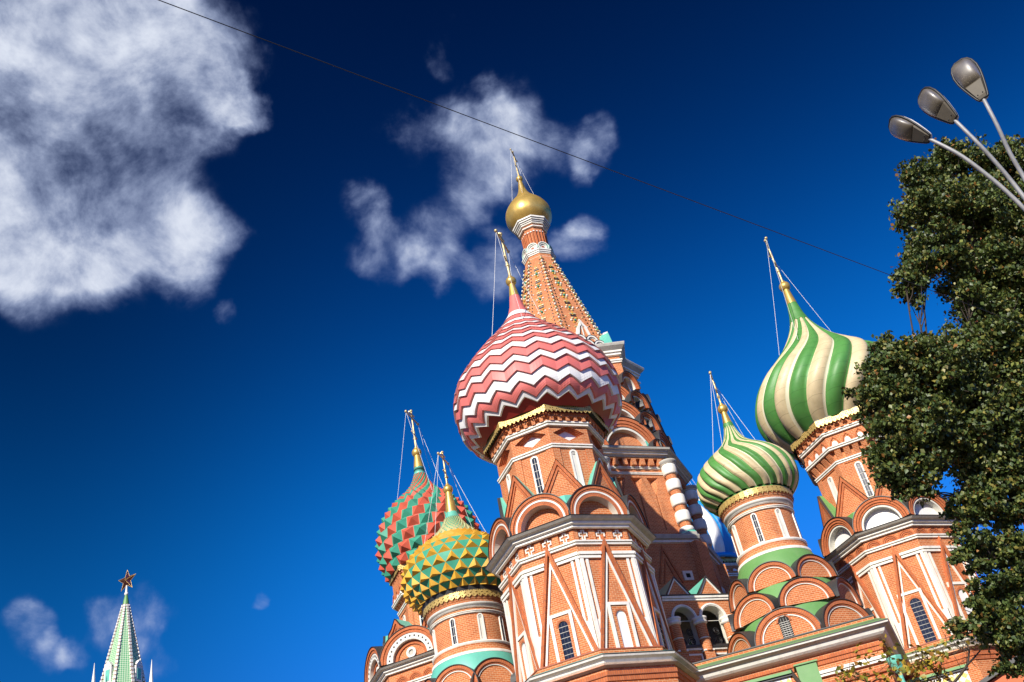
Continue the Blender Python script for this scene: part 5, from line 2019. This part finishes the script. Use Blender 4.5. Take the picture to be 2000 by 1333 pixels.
def leaves_object(name, pts, size, palette, weights, parent, origin, droop=0.3):
    """folded leaf blades at the given points"""
    n = len(pts)
    ax = rng.normal(size=(n, 3))
    ax[:, 2] -= droop * 2
    ax /= np.linalg.norm(ax, axis=1)[:, None]
    up = rng.normal(size=(n, 3)) + np.array([0, 0, 0.9])
    sd = np.cross(ax, up)
    sd /= np.linalg.norm(sd, axis=1)[:, None] + 1e-9
    nr = np.cross(sd, ax)
    s = size * rng.uniform(0.65, 1.25, n)[:, None]
    P0 = pts - ax * s * 0.55
    P1 = pts + sd * s * 0.45 + nr * s * 0.10 - ax * s * 0.08
    P2 = pts + ax * s * 0.60 - nr * s * 0.08
    P3 = pts - sd * s * 0.45 + nr * s * 0.10 - ax * s * 0.08
    V = np.stack([P0, P1, P2, P3], 1).reshape(-1, 3) - np.array(origin)
    me = bpy.data.meshes.new(name)
    me.vertices.add(4 * n)
    me.vertices.foreach_set('co', V.ravel())
    F = np.arange(4 * n).reshape(n, 4)
    tri = np.concatenate([F[:, [0, 1, 2]], F[:, [0, 2, 3]]], 1).reshape(-1)
    me.loops.add(6 * n)
    me.loops.foreach_set('vertex_index', tri)
    me.polygons.add(2 * n)
    me.polygons.foreach_set('loop_start', np.arange(0, 6 * n, 3))
    me.polygons.foreach_set('loop_total', np.full(2 * n, 3))
    me.update(calc_edges=True)
    col = np.array(palette)[rng.choice(len(palette), n, p=weights)]
    col = col * rng.uniform(0.65, 1.3, (n, 1))
    c4 = np.concatenate([np.repeat(col, 4, axis=0), np.ones((4 * n, 1))], 1)
    ca = me.color_attributes.new('leaf_colour', 'FLOAT_COLOR', 'POINT')
    ca.data.foreach_set('color', c4.astype(np.float32).ravel())
    me.materials.append(LEAF)
    return link(name, me, parent)


def clump_points(c, r, n):
    """leaf positions of one bough: smaller sprays scattered through its volume, denser outside"""
    k = max(5, int(n / 80))
    d = rng.normal(size=(k, 3))
    d /= np.linalg.norm(d, axis=1)[:, None]
    sub = d * (r * rng.uniform(0.25, 1.0, (k, 1)) ** 0.6)
    sub[:, 2] *= 0.9
    pick = rng.integers(0, k, n)
    off = rng.normal(size=(n, 3)) * (0.05 + r * 0.12)
    off[:, 2] *= 0.45
    return np.array(c) + sub[pick] + off


def big_tree():
    base = base_at(29.5, 21.5)
    t = empty('leafy_tree', base, 'big dense dark green tree in front of the large green dome, at the right edge', 'tree')
    CL = [  # where each bough is seen, its size there, and its distance
        (1800, 335, 42, 20.5), (1775, 350, 26, 20.2), (1852, 308, 40, 21), (1900, 325, 55, 21.5), (1960, 325, 60, 22), (2000, 320, 60, 22.5),
        (1835, 395, 66, 20.6), (1785, 415, 40, 20), (1900, 410, 85, 21.4), (1975, 430, 95, 22), (1825, 480, 55, 20.3), (1800, 520, 42, 19.9),
        (1768, 552, 24, 19.6), (1790, 572, 28, 19.8), (1852, 515, 42, 20.4), (1905, 520, 70, 21), (1970, 540, 85, 21.8), (1888, 575, 28, 20.4), (1930, 600, 55, 21), (1985, 620, 70, 21.6),
        (1722, 682, 34, 19.4), (1700, 715, 46, 19.2), (1688, 775, 46, 19.0), (1760, 715, 66, 19.6), (1735, 795, 76, 19.3), (1798, 676, 34, 19.8), (1858, 684, 42, 20.2),
        (1830, 740, 92, 20), (1905, 700, 90, 20.8), (1975, 715, 95, 21.4), (1895, 800, 100, 20.6), (1975, 810, 105, 21.4), (1720, 855, 58, 19.2), (1780, 865, 72, 19.6),
        (1725, 920, 38, 19.1), (1698, 890, 24, 19), (1780, 925, 42, 19.5), (1850, 850, 64, 20.2), (1760, 955, 26, 19.3), (1800, 962, 18, 19.5),
        (1925, 890, 78, 20.8), (1985, 900, 85, 21.4), (1905, 965, 46, 20.5), (1965, 985, 60, 21), (1880, 1015, 32, 20.2), (1905, 1060, 34, 20.3),
        (1880, 985, 26, 20.2), (1915, 1105, 26, 20.3), (1965, 1075, 38, 20.9), (2005, 1080, 55, 21.2), (1925, 1140, 30, 20.4), (1975, 1150, 46, 20.9), (1905, 1190, 24, 20.2), (1945, 1195, 34, 20.5),
        (1965, 1232, 44, 20.7), (2010, 1240, 60, 21), (1985, 1285, 34, 20.8), (1880, 1090, 16, 20.0), (1870, 1225, 18, 19.9), (1915, 1225, 22, 20.2),
        (2070, 400, 110, 22.5), (2080, 560, 120, 22.5), (2070, 750, 130, 22), (2070, 930, 120, 22), (2070, 1120, 110, 21.8),
        (1960, 480, 80, 23.5), (1925, 600, 60, 23), (1950, 760, 110, 23), (1860, 790, 70, 22), (1940, 880, 80, 23),
    ]
    pts = []
    tw = MB()
    fork = base + Vector((0, 0, 5.0))
    top = at(2010, 500, 21.8)
    spine = [fork, at(2060, 1180, 22.2), at(1990, 950, 21.6), at(2050, 900, 22), at(1900, 800, 21.2), at(2000, 760, 22), at(1790, 780, 20), at(1960, 560, 22), at(1880, 440, 21.4), top]
    for (x, y, r, d) in CL:
        x += max(0.0, min(22.0, (1830 - x) * 0.22)) if y > 630 else 0.0
        c = at(x, y, d)
        slant = (c - Vector((0, 0, EYE))).length
        rm = r * slant / FPX
        n = int(0.68 * r * r) + 16
        if x > 2040:
            n = int(n * 0.5)
        pts.append(clump_points(c, rm * 0.84, n))
        for q in range(5):              # loose sprays that break the outline
            e = rng.normal(size=3)
            e /= np.linalg.norm(e)
            pts.append(clump_points(np.array(c) + e * rm * rng.uniform(0.8, 1.06), rm * rng.uniform(0.14, 0.28), int(n * 0.045) + 5))
        # a limb leading into the bough, with twigs
        s = min(spine, key=lambda q: (q - c - Vector((0, 0, -0.9))).length)
        m = s.lerp(c, 0.5) + Vector((0, 0, -0.35 + rng.uniform(-.2, .2)))
        rel = lambda p: p - base
        tw.tube([rel(s), rel(s.lerp(m, 0.5) + Vector((0, 0, -0.1))), rel(m), rel(m.lerp(c, 0.6) + Vector((0, 0, 0.05))), rel(c)], [0.032, 0.027, 0.021, 0.014, 0.007], BARK, 6)
        for q in range(int(4 + r / 14)):
            e = rng.normal(size=3)
            e = Vector(e / np.linalg.norm(e)) * rm * rng.uniform(0.6, 1.05)
            b = m.lerp(c, rng.uniform(0.45, 1.0))
            mid = b.lerp(c + e, 0.5) + Vector((0, 0, -0.06))
            tw.tube([rel(b), rel(mid), rel(c + e)], [0.018, 0.012, 0.005], BARK, 4, cap=False)
    tr = MB()
    tr.tube([(0, 0, 0), (0.03, 0.02, 2.0), (fork - base), (fork.lerp(top, 0.5) - base), (top - base)], [0.42, 0.33, 0.28, 0.18, 0.05], BARK, 14)
    for a_, b_, r_ in ((0, 1, .17), (1, 2, .12), (1, 3, .13), (3, 5, .11), (2, 4, .09), (4, 6, .07), (5, 7, .09), (7, 8, .07)):
        tw.tube([spine[a_] - base, spine[a_].lerp(spine[b_], .5) - base + Vector((0, 0, -0.12)), spine[b_] - base], [r_, r_ * .85, r_ * .65], BARK, 8)
    tr.build('trunk', t)
    tw.build('limbs', t)
    P = np.concatenate(pts)
    leaves_object('crown', P, 0.080, [(0.050, 0.080, 0.018), (0.080, 0.115, 0.025), (0.145, 0.165, 0.036), (0.22, 0.19, 0.04), (0.24, 0.11, 0.022)],
                  [0.36, 0.31, 0.23, 0.07, 0.03], t, base)


big_tree()


def young_tree():
    base = base_at(18.6, 25)
    t = empty('young_tree', base, 'thin half bare young tree with yellow leaves, low in front of the eaves', 'tree')

    def rel(x, y, d=25.0):
        return at(x, y, d) - base
    tr = MB()
    fork = rel(1862, 1335)
    tr.tube([(0, 0, 0), (0.05, 0, 3.5), fork + Vector((-0.2, 0, -1.2)), fork], [0.10, 0.08, 0.05, 0.042], BARK, 8)
    tr.build('trunk', t)
    br = MB()
    tips = []
    for path, r in (([(1862, 1335), (1876, 1318), (1890, 1298), (1893, 1272), (1888, 1255)], 0.036), ([(1890, 1298), (1905, 1282), (1917, 1268), (1935, 1262)], 0.024), ([(1893, 1272), (1868, 1262), (1850, 1256), (1846, 1240)], 0.016),
                    ([(1893, 1272), (1882, 1262), (1864, 1278), (1840, 1275)], 0.014), ([(1917, 1268), (1912, 1255), (1920, 1240)], 0.012), ([(1890, 1262), (1875, 1248), (1862, 1250)], 0.012),
                    ([(1862, 1335), (1830, 1318), (1815, 1300), (1808, 1270)], 0.026), ([(1815, 1300), (1795, 1285), (1790, 1278)], 0.016), ([(1830, 1318), (1840, 1295), (1836, 1285)], 0.014),
                    ([(1815, 1300), (1775, 1312), (1740, 1305), (1728, 1280)], 0.016), ([(1862, 1335), (1780, 1345), (1700, 1335), (1660, 1318)], 0.028), ([(1740, 1305), (1735, 1270), (1725, 1250)], 0.012),
                    ([(1700, 1335), (1672, 1312), (1650, 1316)], 0.012), ([(1660, 1318), (1630, 1322)], 0.010)):
        P = [rel(x, y, 25 + (x % 7) * 0.12) for x, y in path]
        br.tube(P, [r * (1 - 0.6 * i / (len(P) - 1)) for i in range(len(P))], BARK, 5)
        for i in range(len(P) - 1):
            for k in range(3):
                b = P[i].lerp(P[i + 1], rng.uniform())
                e = b + Vector(rng.normal(size=3)) * 0.22
                br.tube([b, e], [0.007, 0.003], BARK, 4, cap=False)
    br.build('branches', t)
    pts = []
    for (x, y, r, n) in ((1806, 1272, 14, 34), (1820, 1290, 18, 60), (1796, 1296, 16, 50), (1838, 1284, 10, 26), (1785, 1305, 16, 40), (1770, 1300, 12, 20), (1830, 1312, 14, 26), (1735, 1285, 16, 30), (1726, 1258, 12, 14),
                         (1745, 1310, 14, 22), (1660, 1322, 18, 60), (1690, 1326, 20, 60), (1640, 1324, 16, 30), (1720, 1322, 14, 24), (1785, 1325, 20, 40), (1812, 1330, 14, 24), (1850, 1260, 7, 8), (1840, 1276, 8, 8), (1693, 1290, 14, 12),
                         (1680, 1270, 14, 9), (1920, 1262, 10, 12), (1900, 1255, 9, 8), (1842, 1320, 12, 14)):
        c = at(x, y, 25 + (x % 7) * 0.12)
        n = int(n * 0.62) + 2
        rm = r * (c - Vector((0, 0, EYE))).length / FPX
        pts.append(np.array(c) + rng.normal(size=(n, 3)) * rm * 0.62)
    leaves_object('leaves', np.concatenate(pts), 0.115, [(0.38, 0.26, 0.025), (0.30, 0.25, 0.03), (0.17, 0.19, 0.03), (0.33, 0.15, 0.02)], [0.4, 0.25, 0.2, 0.15], t, base)


young_tree()


# ------------------------------------------------------------------ street lamp with three heads
def street_lamp():
    top = at(2118, 548, 13.3)
    base = Vector((top.x, top.y, 0))
    t = empty('street_lamp', base, 'grey three armed street lamp rising into the top right corner', 'street lamp')
    pm = MB()
    zt = top.z
    pm.tube([(0, 0, 0), (0, 0, 1.2), (0, 0, 1.25), (0, 0, zt + 0.05)], [0.13, 0.13, 0.095, 0.075], GALV, 16)
    pm.lathe([(0.2, 0), (0.2, 0.05), (0.15, 0.3)], GALV, 16)
    pm.lathe([(0.11, zt - 0.3), (0.12, zt - 0.25), (0.12, zt + 0.12), (0.07, zt + 0.16)], GALV, 16)
    pm.build('pole', t)
    heads = [((1815, 271), (1732, 239), 12.35, [(1870, 300), (1925, 340), (1975, 383), (2030, 440)]), ((1865, 234), (1793, 180), 12.25, [(1905, 275), (1945, 318), (1985, 366), (2045, 446)]), ((1921, 192), (1868, 116), 12.15, [(1946, 242), (1972, 298), (2004, 354), (2060, 452)])]
    for (pj, pt, d, via) in heads:
        j = at(*pj, d)                     # neck of the head
        q = at(*pt, d - 0.02)
        q = j + (q - j) * 0.93
        # level the head a little: it tilts up away from its arm
        ax = (q - j)
        ln = ax.length
        ax.normalize()
        am = MB()
        P = []
        ctrl = [top] + [at(*v, d + 0.12 + 0.2 * q) for q, v in list(enumerate(via))[::-1]] + [j + ax * 0.06]
        ns = len(ctrl) - 1
        for i in range(31):
            s = i / 30 * ns
            k = min(int(s), ns - 1)
            u = s - k
            p0, p1, p2, p3 = ctrl[max(k - 1, 0)], ctrl[k], ctrl[k + 1], ctrl[min(k + 2, ns)]
            P.append(0.5 * ((2 * p1) + (p2 - p0) * u + (2 * p0 - 5 * p1 + 4 * p2 - p3) * u * u + (3 * p1 - p0 - 3 * p2 + p3) * u ** 3) - base)
        am.tube(P, [0.031 - 0.007 * i / 30 for i in range(31)], GALV, 12)
        am.build('arm', t)
        # lamp head: x along, y across, z up (underside faces down)
        x = ax
        away = (j - Vector((0, 0, EYE))).normalized()          # heads are rolled on their arms, lens towards the pavement in front
        up = (Vector((0, 0, 1)) * 0.80 + away * 0.45).normalized()
        y = up.cross(x).normalized()
        z = x.cross(y)
        L = ln

        def pnt(s, w, h):
            return j + x * (s * L) + y * w + z * h - base
        S = [0.0, 0.06, 0.20, 0.38, 0.55, 0.72, 0.86, 0.95, 1.0]
        Wd = [0.060, 0.076, 0.102, 0.132, 0.154, 0.160, 0.142, 0.108, 0.052]
        Ht = [0.05, 0.07, 0.095, 0.115, 0.122, 0.115, 0.09, 0.06, 0.03]
        NA = 12
        lid = MB()
        vs = []
        for s, w, h in zip(S, Wd, Ht):
            for i in range(NA + 1):
                a = PI * i / NA
                vs.append(pnt(s, w * math.cos(a), 0.012 + h * math.sin(a)))
        fs = [[r * (NA + 1) + i, r * (NA + 1) + i + 1, (r + 1) * (NA + 1) + i + 1, (r + 1) * (NA + 1) + i] for r in range(len(S) - 1) for i in range(NA)]
        lid.add(vs, fs, LAMPTOP, True)
        lid.add(vs, [list(range(NA + 1)), list(range(len(vs) - NA - 1, len(vs)))], LAMPTOP)
        hd = lid.build('lamp_head', t)
        # black gasket rim
        rm = MB()
        loop = [pnt(s, w * 1.03, 0.0) for s, w in zip(S, Wd)] + [pnt(s, -w * 1.03, 0.0) for s, w in reversed(list(zip(S, Wd)))]
        rm.tube(loop + [loop[0]], 0.016, IRON, 6, cap=False)
        rm.build('rim', hd)
        # underside casting near the arm
        um = MB()
        us = [0.0, 0.06, 0.20, 0.36, 0.42]
        uw = [0.054, 0.070, 0.096, 0.123, 0.130]
        ud = [0.018, 0.030, 0.036, 0.040, 0.012]
        vs = []
        for s, w, dd in zip(us, uw, ud):
            vs += [pnt(s, w, 0.002), pnt(s, w * 0.86, -dd), pnt(s, -w * 0.86, -dd), pnt(s, -w, 0.002)]
        um.add(vs, [[r * 4 + i, r * 4 + i + 1, r * 4 + i + 5, r * 4 + i + 4] for r in range(4) for i in range(3)] + [[0, 1, 2, 3], [16, 17, 18, 19]], LAMPBODY)
        for w in (0.035, -0.035):
            um.ball(pnt(0.09, w, -0.034), 0.009, IRON, 8)
        um.build('gear_cover', hd)
        # bowl of moulded plastic
        bm = MB()
        bs = [0.38, 0.41, 0.48, 0.58, 0.70, 0.80, 0.88, 0.94, 0.975]
        bw = [0.124, 0.126, 0.136, 0.146, 0.150, 0.144, 0.126, 0.098, 0.056]
        bd = [0.008, 0.045, 0.078, 0.094, 0.100, 0.094, 0.078, 0.052, 0.012]
        NB = 14
        vs = []
        for s, w, dd in zip(bs, bw, bd):
            for i in range(NB + 1):
                a = PI * i / NB
                cx, sx = math.cos(a), math.sin(a)
                k = (abs(cx) ** 3 + abs(sx) ** 3) ** (-1 / 3)
                vs.append(pnt(s, w * cx * k, -0.002 - dd * sx * k))
        bm.add(vs, [[r * (NB + 1) + i, r * (NB + 1) + i + 1, (r + 1) * (NB + 1) + i + 1, (r + 1) * (NB + 1) + i] for r in range(len(bs) - 1) for i in range(NB)], LENS, True)
        bm.add(vs, [list(range(NB + 1)), list(range(len(vs) - NB - 1, len(vs)))], LENS)
        bm.build('diffuser_bowl', hd)


street_lamp()


# ------------------------------------------------------------------ overhead cable
def overhead_cable():
    a = at(250, -22, 6.5)
    b = at(1745, 540, 14.6)
    h = (a.z + b.z) / 2
    d = (b - a)
    a = a - d * 1.2
    b2 = b + d * 0.9
    cm = MB()
    pts = []
    for i in range(41):
        t = i / 40
        p = a.lerp(b2, t)
        pts.append(p)
    cm.tube([p - a for p in pts], 0.0050, CABLE, 6)
    # thin lashing wire wound round it
    o = cm.build('overhead_cable', None, a)
    tag(o, 'thin black cable crossing the sky from the top left to the tree', 'cable')


overhead_cable()
